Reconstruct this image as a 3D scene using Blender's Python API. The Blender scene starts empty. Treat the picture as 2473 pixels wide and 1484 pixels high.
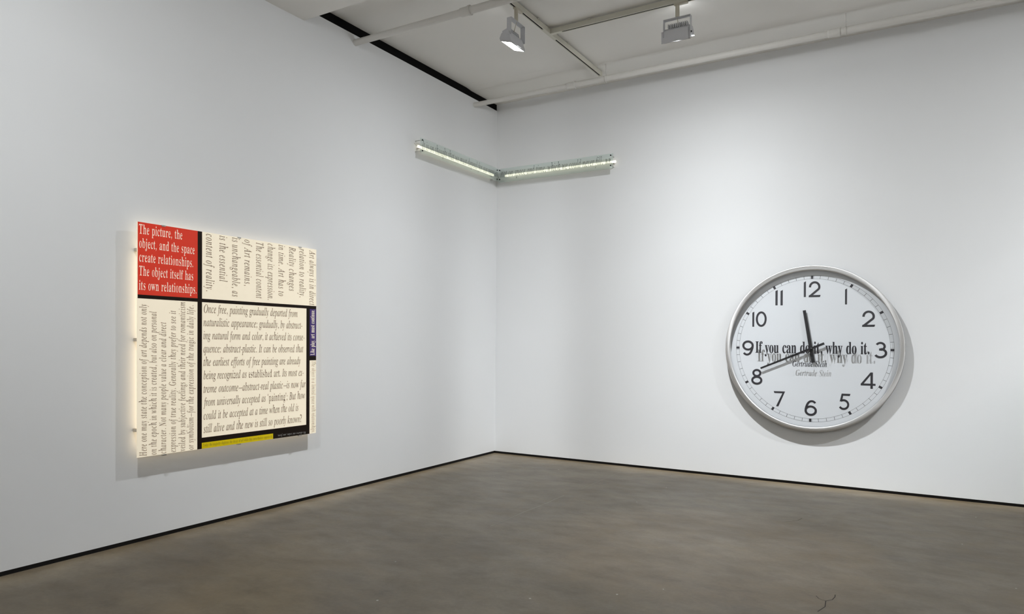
import bpy, bmesh, math
from mathutils import Vector, Matrix
S = bpy.context.scene
C = S.collection
PI = math.pi

# ------------------------------------------------------------------ camera
F_PX, YAW, PITCH, ROLL = 1699.17, -0.537602, -0.000145, 0.006591
CAM = Vector((4.98799, -7.94332, 1.5))
fw = Vector((math.sin(YAW)*math.cos(PITCH), math.cos(YAW)*math.cos(PITCH), math.sin(PITCH)))
rt = Vector((math.cos(YAW), -math.sin(YAW), 0)); up = rt.cross(fw)
r2 = rt*math.cos(ROLL) + up*math.sin(ROLL); u2 = -rt*math.sin(ROLL) + up*math.cos(ROLL)
cd = bpy.data.cameras.new('camera'); cd.sensor_width = 36; cd.lens = F_PX/2473*36
cd.shift_y = 81.54/2473; cd.clip_start = .05; cd.clip_end = 60
co = bpy.data.objects.new('camera', cd); C.objects.link(co); S.camera = co
M = Matrix((r2, u2, -fw)).transposed().to_4x4(); M.translation = CAM
co.matrix_world = M

# ------------------------------------------------------------------ world, exposure
w = bpy.data.worlds.new('world'); w.use_nodes = True; S.world = w
w.node_tree.nodes['Background'].inputs[0].default_value = (.92, .95, 1, 1)
w.node_tree.nodes['Background'].inputs[1].default_value = 0.0
vs = S.view_settings; vs.view_transform = 'Standard'; vs.look = 'None'; vs.gamma = 1
vs.use_curve_mapping = False; vs.exposure = 0.10
try:
    S.cycles.use_denoising = True; S.cycles.max_bounces = 8; S.cycles.diffuse_bounces = 4
    S.cycles.sample_clamp_indirect = 4; S.cycles.caustics_reflective = False; S.cycles.caustics_refractive = False
    S.cycles.transparent_max_bounces = 16
except Exception: pass

# lamps: the wall washers' own light is made here, their bodies further down
LAMP = (.94, .975, 1.0)
def area(name, loc, aim, sx, sy, watt, col=LAMP, spread=PI):
    l = bpy.data.lights.new(name, 'AREA'); l.shape = 'RECTANGLE'; l.size = sx; l.size_y = sy
    l.energy = watt; l.color = col; l.spread = spread
    o = bpy.data.objects.new(name, l); C.objects.link(o); o.location = loc
    o.rotation_euler = Vector(aim).to_track_quat('-Z', 'Y').to_euler()
    return o
def washer_light(loc, toward, L, k, zz, width, rad=.035):
    """bulb with the asymmetric throw of a wall washer: toward = +-axis of the wall it lights, L = distance to it.
    zz = [(height, share)] its vertical distribution on that wall, width = exponent of the lateral falloff"""
    l = bpy.data.lights.new('wall_washer_light', 'POINT'); l.shadow_soft_size = rad; l.color = LAMP; l.energy = 1.0; l.use_nodes = True
    nt = l.node_tree; nt.nodes.clear()
    def N(t, **kw):
        n = nt.nodes.new(t)
        for a_, v in kw.items(): setattr(n, a_, v)
        return n
    def mth(op, a_, b_=None, c_=None, clamp=False):
        n = N('ShaderNodeMath', operation=op, use_clamp=clamp)
        for i, v in enumerate((a_, b_, c_)):
            if v is None: continue
            if isinstance(v, (int, float)): n.inputs[i].default_value = v
            else: nt.links.new(v, n.inputs[i])
        return n.outputs[0]
    tc_ = N('ShaderNodeTexCoord'); sp_ = N('ShaderNodeSeparateXYZ'); nm = N('ShaderNodeVectorMath', operation='NORMALIZE')
    nt.links.new(tc_.outputs['Normal'], nm.inputs[0]); nt.links.new(nm.outputs[0], sp_.inputs[0])
    ax, sg = toward; sgn = sg * (1)
    dx = mth('MULTIPLY', sp_.outputs[ax], sgn); dy = sp_.outputs[1-ax]; dz = mth('MULTIPLY', sp_.outputs[2], 1)
    dxc = mth('MAXIMUM', dx, .02)
    el = mth('MAXIMUM', mth('SQRT', mth('ADD', mth('MULTIPLY', dxc, dxc), mth('MULTIPLY', dy, dy))), .2)
    z = mth('MULTIPLY_ADD', mth('DIVIDE', dz, el), L, loc[2])
    zn = mth('MULTIPLY_ADD', z, 1/8, .375, clamp=True)          # -3 .. 5 m mapped to 0 .. 1
    cv = N('ShaderNodeFloatCurve'); c = cv.mapping.curves[0]
    while len(c.points) > 2: c.points.remove(c.points[0])
    pts = sorted(((zh+3)/8, v) for zh, v in zz)
    c.points[0].location = pts[0]; c.points[-1].location = pts[-1]
    for p in pts[1:-1]: c.points.new(*p)
    for p in c.points: p.handle_type = 'VECTOR'
    cv.mapping.extend = 'HORIZONTAL'; cv.mapping.update(); nt.links.new(zn, cv.inputs['Value'])
    az = mth('DIVIDE', dxc, mth('SQRT', mth('ADD', mth('MULTIPLY', dxc, dxc), mth('MULTIPLY', dy, dy))))
    w_ = mth('POWER', mth('MAXIMUM', az, .3), width)
    i_ = mth('MULTIPLY', mth('DIVIDE', mth('MAXIMUM', cv.outputs[0], 0), mth('POWER', el, 3)), w_)
    t_ = mth('MULTIPLY', mth('SUBTRACT', az, .05), 1.82, clamp=True)
    fade = mth('MULTIPLY', mth('MULTIPLY', t_, t_), mth('MULTIPLY_ADD', t_, -2, 3))
    zt = mth('MULTIPLY_ADD', mth('DIVIDE', dz, dxc), L, loc[2])      # where the ray would meet the wall plane: below the floor it fades out
    dc = mth('MAXIMUM', mth('MULTIPLY', dy, 1 if ax == 0 else -1), .02)
    zo = mth('MULTIPLY_ADD', mth('DIVIDE', dz, dc), abs(loc[1-ax]), loc[2])  # ... or the other wall, past the corner
    cut = mth('MULTIPLY_ADD', mth('MAXIMUM', zt, zo), .55, .95, clamp=True)
    i_ = mth('MULTIPLY', mth('MULTIPLY', i_, fade), mth('MULTIPLY', cut, cut))
    em = N('ShaderNodeEmission'); ou = N('ShaderNodeOutputLight'); nt.links.new(mth('MULTIPLY', i_, k*L*L), em.inputs['Strength']); nt.links.new(em.outputs[0], ou.inputs[0])
    o = bpy.data.objects.new('wall_washer_light', l); C.objects.link(o); o.location = loc; return o

G_LEFT = [(-3, .03), (-1.5, .09), (-.6, .28), (0, .70), (.7, .86), (1.3, .95), (2, 1), (2.7, .97), (3.4, .70), (3.9, .46), (4.3, .2), (4.55, .12), (4.8, 0)]
G_LEFT_FAR = [(-3, .0), (-1, .05), (0, .2), (1, .4), (1.9, .72), (2.8, .97), (3.5, 1), (4, .75), (4.5, .2), (4.8, 0)]
G_RIGHT = [(-3, .03), (-1.5, .09), (-.6, .28), (0, .64), (.7, .82), (1.3, .93), (2, .98), (2.7, 1), (3.4, .82), (3.9, .54), (4.3, .24), (4.55, .15), (4.8, 0)]
G_RIGHT_FAR = [(-3, .02), (-1, .04), (0, .2), (1, .52), (1.9, 1), (2.6, .97), (3.3, .7), (4, .4), (4.5, .12), (4.8, 0)]
washer_light((1.607, -2.32, 4.183), (0, -1), 1.607, 14.8, G_LEFT, -.78)
washer_light((1.591, -6.10, 4.222), (0, -1), 1.59, 15.5, G_LEFT_FAR, -.78)
washer_light((2.978, -1.594, 4.250), (1, 1), 1.59, 27, G_RIGHT, -.78)
washer_light((6.80, -1.594, 4.222), (1, 1), 1.59, 26.5, G_RIGHT_FAR, -.78)


# unseen fill lights, added to bounce ambient light off the two walls out of view
for x in (1.5, 4.5, 7.5): area('back_fill_light', (x, -10.8, 4.2), (0, -.6, -.8), .25, .1, 32)
for y in (-3.5, -7, -10.5): area('side_fill_light', (8.0, y, 4.2), (.6, 0, -.8), .25, .1, 36)
# a round downlight over the middle of the room: the pale pool on the floor
dl = bpy.data.lights.new('downlight', 'SPOT'); dl.energy = 170; dl.spot_size = math.radians(35); dl.spot_blend = .6; dl.shadow_soft_size = .05; dl.color = (1, .95, .93)
dlo = bpy.data.objects.new('downlight', dl); C.objects.link(dlo); dlo.location = (3.6, -2.85, 4.5)


# ------------------------------------------------------------------ materials
def mat(name, col, rough=.5, metal=0, spec=.5, **kw):
    m = bpy.data.materials.new(name); m.use_nodes = True
    b = m.node_tree.nodes['Principled BSDF']
    b.inputs['Base Color'].default_value = (*col, 1); b.inputs['Roughness'].default_value = rough
    b.inputs['Metallic'].default_value = metal; b.inputs['Specular IOR Level'].default_value = spec
    for k, v in kw.items(): b.inputs[k.replace('_', ' ')].default_value = v
    return m
def nd(m, t, **kw):
    n = m.node_tree.nodes.new(t)
    for k, v in kw.items(): setattr(n, k, v)
    return n
def lk(m, a, b): m.node_tree.links.new(a, b)
def paint(name, c1, c2, scale=1.2, rough=.6, bump=.02, spots=0.0):
    m = mat(name, c1, rough, spec=.25)
    b = m.node_tree.nodes['Principled BSDF']
    tc = nd(m, 'ShaderNodeTexCoord'); n = nd(m, 'ShaderNodeTexNoise'); n.inputs['Scale'].default_value = scale; n.inputs['Detail'].default_value = 5
    mx = nd(m, 'ShaderNodeMix', data_type='RGBA'); mx.inputs[6].default_value = (*c1, 1); mx.inputs[7].default_value = (*c2, 1)
    lk(m, tc.outputs['Object'], n.inputs['Vector']); lk(m, n.outputs['Fac'], mx.inputs[0])
    out = mx.outputs[2]
    if spots:
        v = nd(m, 'ShaderNodeTexVoronoi'); v.inputs['Scale'].default_value = 1.1; v.inputs['Randomness'].default_value = 1
        lk(m, tc.outputs['Object'], v.inputs['Vector'])
        r = nd(m, 'ShaderNodeMapRange'); r.inputs[1].default_value = .012; r.inputs[2].default_value = .03; r.inputs[3].default_value = spots; r.inputs[4].default_value = 0
        lk(m, v.outputs['Distance'], r.inputs[0])
        m2 = nd(m, 'ShaderNodeMix', data_type='RGBA'); m2.inputs[7].default_value = (c1[0]*.72, c1[1]*.71, c1[2]*.68, 1)
        lk(m, r.outputs[0], m2.inputs[0]); lk(m, out, m2.inputs[6]); out = m2.outputs[2]
    lk(m, out, b.inputs['Base Color'])
    n2 = nd(m, 'ShaderNodeTexNoise'); n2.inputs['Scale'].default_value = 60; bp = nd(m, 'ShaderNodeBump'); bp.inputs['Strength'].default_value = bump; bp.inputs['Distance'].default_value = .01
    lk(m, tc.outputs['Object'], n2.inputs['Vector']); lk(m, n2.outputs['Fac'], bp.inputs['Height']); lk(m, bp.outputs[0], b.inputs['Normal'])
    return m
M_wall = paint('wall_paint', (.83, .835, .84), (.81, .815, .82), 1.0, .62, .015, spots=.12)
M_ceil = paint('ceiling_paint', (.90, .878, .835), (.875, .853, .81), 1.5, .7, .03, spots=.35)
M_pipe = paint('pipe_paint', (.74, .72, .68), (.70, .68, .64), 6, .45, .08)
M_black = mat('recess_black', (.004, .004, .004), .8, spec=.1)
M_base = mat('base_gap_black', (.012, .011, .011), .6, spec=.2)
M_track = mat('track_enamel', (.66, .64, .55), .4)
M_slot = mat('track_slot', (.012, .010, .012), .6, spec=.1)
M_lampw = mat('fixture_enamel', (.62, .62, .64), .45)
M_lampb = mat('fixture_stem', (.60, .56, .46), .45)
M_chrome = mat('steel', (.55, .54, .52), .3, 1)
M_dark = mat('dark_metal', (.03, .03, .032), .4, .6)

def floor_mat():
    m = mat('polished_concrete', (.2, .17, .13), .38, spec=.34)
    N = m.node_tree.nodes; b = N['Principled BSDF']; tc = nd(m, 'ShaderNodeTexCoord')
    def noise(scale, detail, st=(1, 1, 1), rough=.55, dist=0, rot=.35):
        mp = nd(m, 'ShaderNodeMapping'); mp.inputs['Scale'].default_value = st; mp.inputs['Rotation'].default_value = (0, 0, rot)
        n = nd(m, 'ShaderNodeTexNoise'); n.inputs['Scale'].default_value = scale; n.inputs['Detail'].default_value = detail
        n.inputs['Roughness'].default_value = rough; n.inputs['Distortion'].default_value = dist
        lk(m, tc.outputs['Object'], mp.inputs[0]); lk(m, mp.outputs[0], n.inputs['Vector']); return n.outputs['Fac']
    def ramp(f, stops):
        r = nd(m, 'ShaderNodeValToRGB'); e = r.color_ramp.elements
        while len(e) < len(stops): e.new(.5)
        for k, (p, c) in enumerate(stops): e[k].position = p; e[k].color = (*c, 1)
        lk(m, f, r.inputs[0]); return r.outputs[0]
    def mix(a, c, f, mode='MIX'):
        x = nd(m, 'ShaderNodeMix', data_type='RGBA', blend_type=mode)
        if isinstance(f, float): x.inputs[0].default_value = f
        else: lk(m, f, x.inputs[0])
        for s, v in ((6, a), (7, c)):
            if isinstance(v, tuple): x.inputs[s].default_value = (*v, 1)
            else: lk(m, v, x.inputs[s])
        return x.outputs[2]
    big = ramp(noise(.8, 7, (1, 1.3, 1), .62, .15), [(.34, (.150, .114, .068)), (.5, (.200, .160, .106)), (.66, (.250, .208, .148))])
    mid = ramp(noise(3.4, 9, (1, 1.5, 1), .66, .25, -.4), [(.34, (.80, .78, .77)), (.5, (1, 1, 1)), (.66, (1.14, 1.12, 1.08))])
    fine = ramp(noise(38, 6, rough=.7), [(.3, (.90, .90, .90)), (.7, (1.08, 1.08, 1.08))])
    rust = ramp(noise(1.1, 5, (1.5, 1, 1), .6, .5, 1.1), [(.56, (0, 0, 0)), (.7, (.35, .35, .35))])
    c = mix(big, mid, 1.0, 'MULTIPLY'); c = mix(c, fine, 1.0, 'MULTIPLY'); c = mix(c, (.20, .14, .07), rust)
    # pale specks of paint and dust
    v = nd(m, 'ShaderNodeTexVoronoi'); v.inputs['Scale'].default_value = 3.4; lk(m, tc.outputs['Object'], v.inputs['Vector'])
    sp = ramp(v.outputs['Distance'], [(.018, (1, 1, 1)), (.028, (0, 0, 0))]); c = mix(c, (.6, .57, .5), sp)
    # dark trowel patches
    v2 = nd(m, 'ShaderNodeTexVoronoi'); v2.inputs['Scale'].default_value = .9; lk(m, tc.outputs['Object'], v2.inputs['Vector'])
    sp2 = ramp(v2.outputs['Distance'], [(.05, (.3, .3, .3)), (.075, (0, 0, 0))]); c = mix(c, (.10, .08, .055), sp2)
    lk(m, c, b.inputs['Base Color'])
    rr = nd(m, 'ShaderNodeMapRange'); rr.inputs[3].default_value = .26; rr.inputs[4].default_value = .48
    lk(m, noise(3, 6, (1, 2, 1)), rr.inputs[0]); lk(m, rr.outputs[0], b.inputs['Roughness'])
    bp = nd(m, 'ShaderNodeBump'); bp.inputs['Strength'].default_value = .05; bp.inputs['Distance'].default_value = .01
    lk(m, noise(25, 5), bp.inputs['Height']); lk(m, bp.outputs[0], b.inputs['Normal'])
    return m
M_floor = floor_mat()

def clear_pane(name, tint, refl=.035, haze=0.0, rough=0.02):
    """thin clear pane: mostly transparent, Fresnel reflection, a little diffuse haze"""
    m = bpy.data.materials.new(name); m.use_nodes = True; m.node_tree.nodes.clear()
    t = nd(m, 'ShaderNodeBsdfTransparent'); t.inputs[0].default_value = (*tint, 1)
    g = nd(m, 'ShaderNodeBsdfGlossy'); g.inputs['Roughness'].default_value = rough
    lw = nd(m, 'ShaderNodeLayerWeight'); lw.inputs['Blend'].default_value = .5
    pw = nd(m, 'ShaderNodeMath', operation='POWER'); pw.inputs[1].default_value = 5; lk(m, lw.outputs['Facing'], pw.inputs[0])
    fr = nd(m, 'ShaderNodeMath', operation='MULTIPLY_ADD'); fr.inputs[1].default_value = .95; fr.inputs[2].default_value = refl; lk(m, pw.outputs[0], fr.inputs[0])
    x = nd(m, 'ShaderNodeMixShader'); o = nd(m, 'ShaderNodeOutputMaterial')
    lk(m, fr.outputs[0], x.inputs[0]); lk(m, t.outputs[0], x.inputs[1]); lk(m, g.outputs[0], x.inputs[2])
    out = x.outputs[0]
    if haze:
        d = nd(m, 'ShaderNodeBsdfDiffuse'); d.inputs[0].default_value = (tint[0]*.8, tint[1]*.86, tint[2]*.84, 1)
        y = nd(m, 'ShaderNodeMixShader'); y.inputs[0].default_value = haze
        lk(m, out, y.inputs[1]); lk(m, d.outputs[0], y.inputs[2]); out = y.outputs[0]
    lk(m, out, o.inputs[0]); return m
M_glass = clear_pane('clock_glass', (.990, .994, .998), refl=.02)
M_glassbar = clear_pane('green_tinted_glass', (.93, .972, .958), haze=.09, rough=.03)
_n = M_glassbar.node_tree.nodes; _t = [n for n in _n if n.type == 'BSDF_TRANSPARENT'][0]; _x = _t.outputs[0].links[0].to_socket
_r = nd(M_glassbar, 'ShaderNodeBsdfRefraction'); _r.inputs['IOR'].default_value = 1.0; _r.inputs['Roughness'].default_value = .6; _r.inputs[0].default_value = (.93, .972, .958, 1)
_m = nd(M_glassbar, 'ShaderNodeMixShader'); _m.inputs[0].default_value = .5
lk(M_glassbar, _t.outputs[0], _m.inputs[1]); lk(M_glassbar, _r.outputs[0], _m.inputs[2]); lk(M_glassbar, _m.outputs[0], _x)

def emis(name, col, k):
    m = mat(name, (0.8, .8, .8), .5); b = m.node_tree.nodes['Principled BSDF']
    b.inputs['Emission Color'].default_value = (*col, 1); b.inputs['Emission Strength'].default_value = k
    return m
M_lens = emis('lamp_lens', (.95, .98, 1), 24)
M_edge = emis('lit_glass', (.95, .98, 1), 2.5)
M_neon = emis('neon_tube', (1, .82, .55), 2.1)
M_neonbar = emis('neon_tube_bar', (1, .93, .72), 1.35)

# ------------------------------------------------------------------ mesh helpers
def obj(name, bm, m, parent=None, smooth=False):
    me = bpy.data.meshes.new(name); bm.normal_update(); bm.to_mesh(me); bm.free()
    if m: me.materials.append(m)
    o = bpy.data.objects.new(name, me); C.objects.link(o)
    if parent: o.parent = parent
    if smooth:
        for p in me.polygons: p.use_smooth = True
    return o
def box(x0, x1, y0, y1, z0, z1, bm=None, bev=0):
    bm = bm or bmesh.new(); n0 = len(bm.verts)
    vs_ = [bm.verts.new((x, y, z)) for z in (z0, z1) for y in (y0, y1) for x in (x0, x1)]
    fs = [bm.faces.new([vs_[i] for i in f]) for f in ((0, 2, 3, 1), (4, 5, 7, 6), (0, 1, 5, 4), (2, 6, 7, 3), (0, 4, 6, 2), (1, 3, 7, 5))]
    if bev:
        es = list({e for f in fs for e in f.edges}); bmesh.ops.bevel(bm, geom=es, offset=bev, segments=2, affect='EDGES', profile=.6)
    return bm
def tube(p0, p1, r, n=16, bm=None, r1=None):
    bm = bm or bmesh.new(); p0 = Vector(p0); p1 = Vector(p1); d = (p1-p0).normalized()
    a = d.orthogonal().normalized(); b = d.cross(a); r1 = r if r1 is None else r1
    A = [bm.verts.new(p0 + (a*math.cos(t)+b*math.sin(t))*r) for t in [2*PI*i/n for i in range(n)]]
    B = [bm.verts.new(p1 + (a*math.cos(t)+b*math.sin(t))*r1) for t in [2*PI*i/n for i in range(n)]]
    for i in range(n): bm.faces.new((A[i], A[(i+1)%n], B[(i+1)%n], B[i]))
    bm.faces.new(A[::-1]); bm.faces.new(B); return bm
def path_tube(pts, r, n=8, bm=None):
    bm = bm or bmesh.new(); rings = []; pts = [Vector(p) for p in pts]; a = None
    for i, p in enumerate(pts):
        d = (pts[min(i+1, len(pts)-1)]-pts[max(i-1, 0)]).normalized()
        a = d.orthogonal().normalized() if a is None else (a - d*a.dot(d)).normalized()
        b = d.cross(a); rings.append([bm.verts.new(p+(a*math.cos(2*PI*k/n)+b*math.sin(2*PI*k/n))*r) for k in range(n)])
    for A, B in zip(rings, rings[1:]):
        for i in range(n): bm.faces.new((A[i], A[(i+1)%n], B[(i+1)%n], B[i]))
    bm.faces.new(rings[0][::-1]); bm.faces.new(rings[-1]); return bm
def prism(poly, axis, a, b, bm=None):
    """extrude a 2D polygon along an axis (0 x, 1 y, 2 z)"""
    bm = bm or bmesh.new()
    def P(u, v, t): return {0: (t, u, v), 1: (u, t, v), 2: (u, v, t)}[axis]
    A = [bm.verts.new(P(u, v, a)) for u, v in poly]; B = [bm.verts.new(P(u, v, b)) for u, v in poly]; n = len(A)
    for i in range(n): bm.faces.new((A[i], A[(i+1)%n], B[(i+1)%n], B[i]))
    bm.faces.new(A[::-1]); bm.faces.new(B); bmesh.ops.recalc_face_normals(bm, faces=bm.faces[:]); return bm
def thing(name, label, cat, loc=(0, 0, 0), rz=0, group=None):
    o = bpy.data.objects.new(name, None); C.objects.link(o); o.empty_display_size = .1
    o.location = loc; o.rotation_euler = (0, 0, rz); o['label'] = label; o['category'] = cat
    if group: o['group'] = group
    return o
def struct(name, bm, m):
    o = obj(name, bm, m); o['kind'] = 'structure'; return o
def put(o, root):
    """parent o (built in world space) under root, keeping it where it is"""
    o.parent = root; o.matrix_parent_inverse = (Matrix.Translation(root.location) @ root.rotation_euler.to_matrix().to_4x4()).inverted(); return o

# ------------------------------------------------------------------ the room
X1, Y1, H = 9.6, -12.4, 4.6425
struct('floor', box(-.12, X1, Y1, .12, -.1, 0), M_floor)
struct('wall_left', box(-.05, 0, Y1, 0, .032, 4.560), M_wall)
struct('wall_right', box(-.05, X1, 0, .05, .029, H+.03), M_wall)
struct('wall_back', box(-.05, X1, Y1-.05, Y1, 0, H+.03), M_wall)
struct('wall_side', box(X1, X1+.05, Y1, .05, 0, H+.03), M_wall)
bm = box(-.12, X1, Y1, -.72, H+.012, H+.1); prism([(-.72, H+.012), (-.60, H), (.05, H), (.05, H+.1), (-.72, H+.1)], 0, -.12, X1, bm)
struct('ceiling', bm, M_ceil)
struct('trim_1', box(-.05, -.008, Y1, 0.0, 4.5605, H+.011), M_black)          # black recess above the left wall
struct('trim_2', box(-.06, X1, -5.6, -3.36, 4.4425, H+.014), M_ceil)     # ceiling beam
struct('baseboard_left', box(-.04, -.012, Y1, 0, 0, .034), M_base)
struct('baseboard_right', box(-.04, X1, .012, .04, 0, .031), M_base)

# saw-cut joint and cracks in the concrete, lying in the floor
M_joint = mat('joint_filler', (.42, .38, .31), .6); M_crack = mat('crack_dark', (.05, .04, .03), .8)
def ribbon(pts, wd, z=.0008):
    bm = bmesh.new(); L = []
    for i, p in enumerate(pts):
        a = Vector(pts[max(i-1, 0)]); b = Vector(pts[min(i+1, len(pts)-1)]); d = (b-a).normalized(); n = Vector((-d.y, d.x))*wd/2
        L.append((bm.verts.new((p[0]+n.x, p[1]+n.y, z)), bm.verts.new((p[0]-n.x, p[1]-n.y, z))))
    for (a, b), (c, d) in zip(L, L[1:]): bm.faces.new((a, b, d, c))
    return bm
FL = bpy.data.objects['floor']
o = obj('saw_cut', ribbon([(1.939+.006*math.sin(i*1.7), -3.15+i*.19) for i in range(8)], .0045), M_joint, FL)
o = obj('saw_cut', ribbon([(1.945, -1.45), (1.940, -1.1), (1.936, -.7), (1.931, -.35)], .0025), M_joint, FL)
o = obj('crack', ribbon([(4.452, -3.70), (4.478, -3.60), (4.470, -3.50), (4.500, -3.46), (4.508, -3.40), (4.505, -3.36)], .006), M_crack, FL)
o = obj('crack', ribbon([(4.470, -3.50), (4.43, -3.48), (4.41, -3.44)], .004), M_crack, FL)
o = obj('crack', ribbon([(3.95, -1.72), (3.99, -1.68), (4.03, -1.62), (4.05, -1.52)], .004), M_crack, FL)

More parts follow.
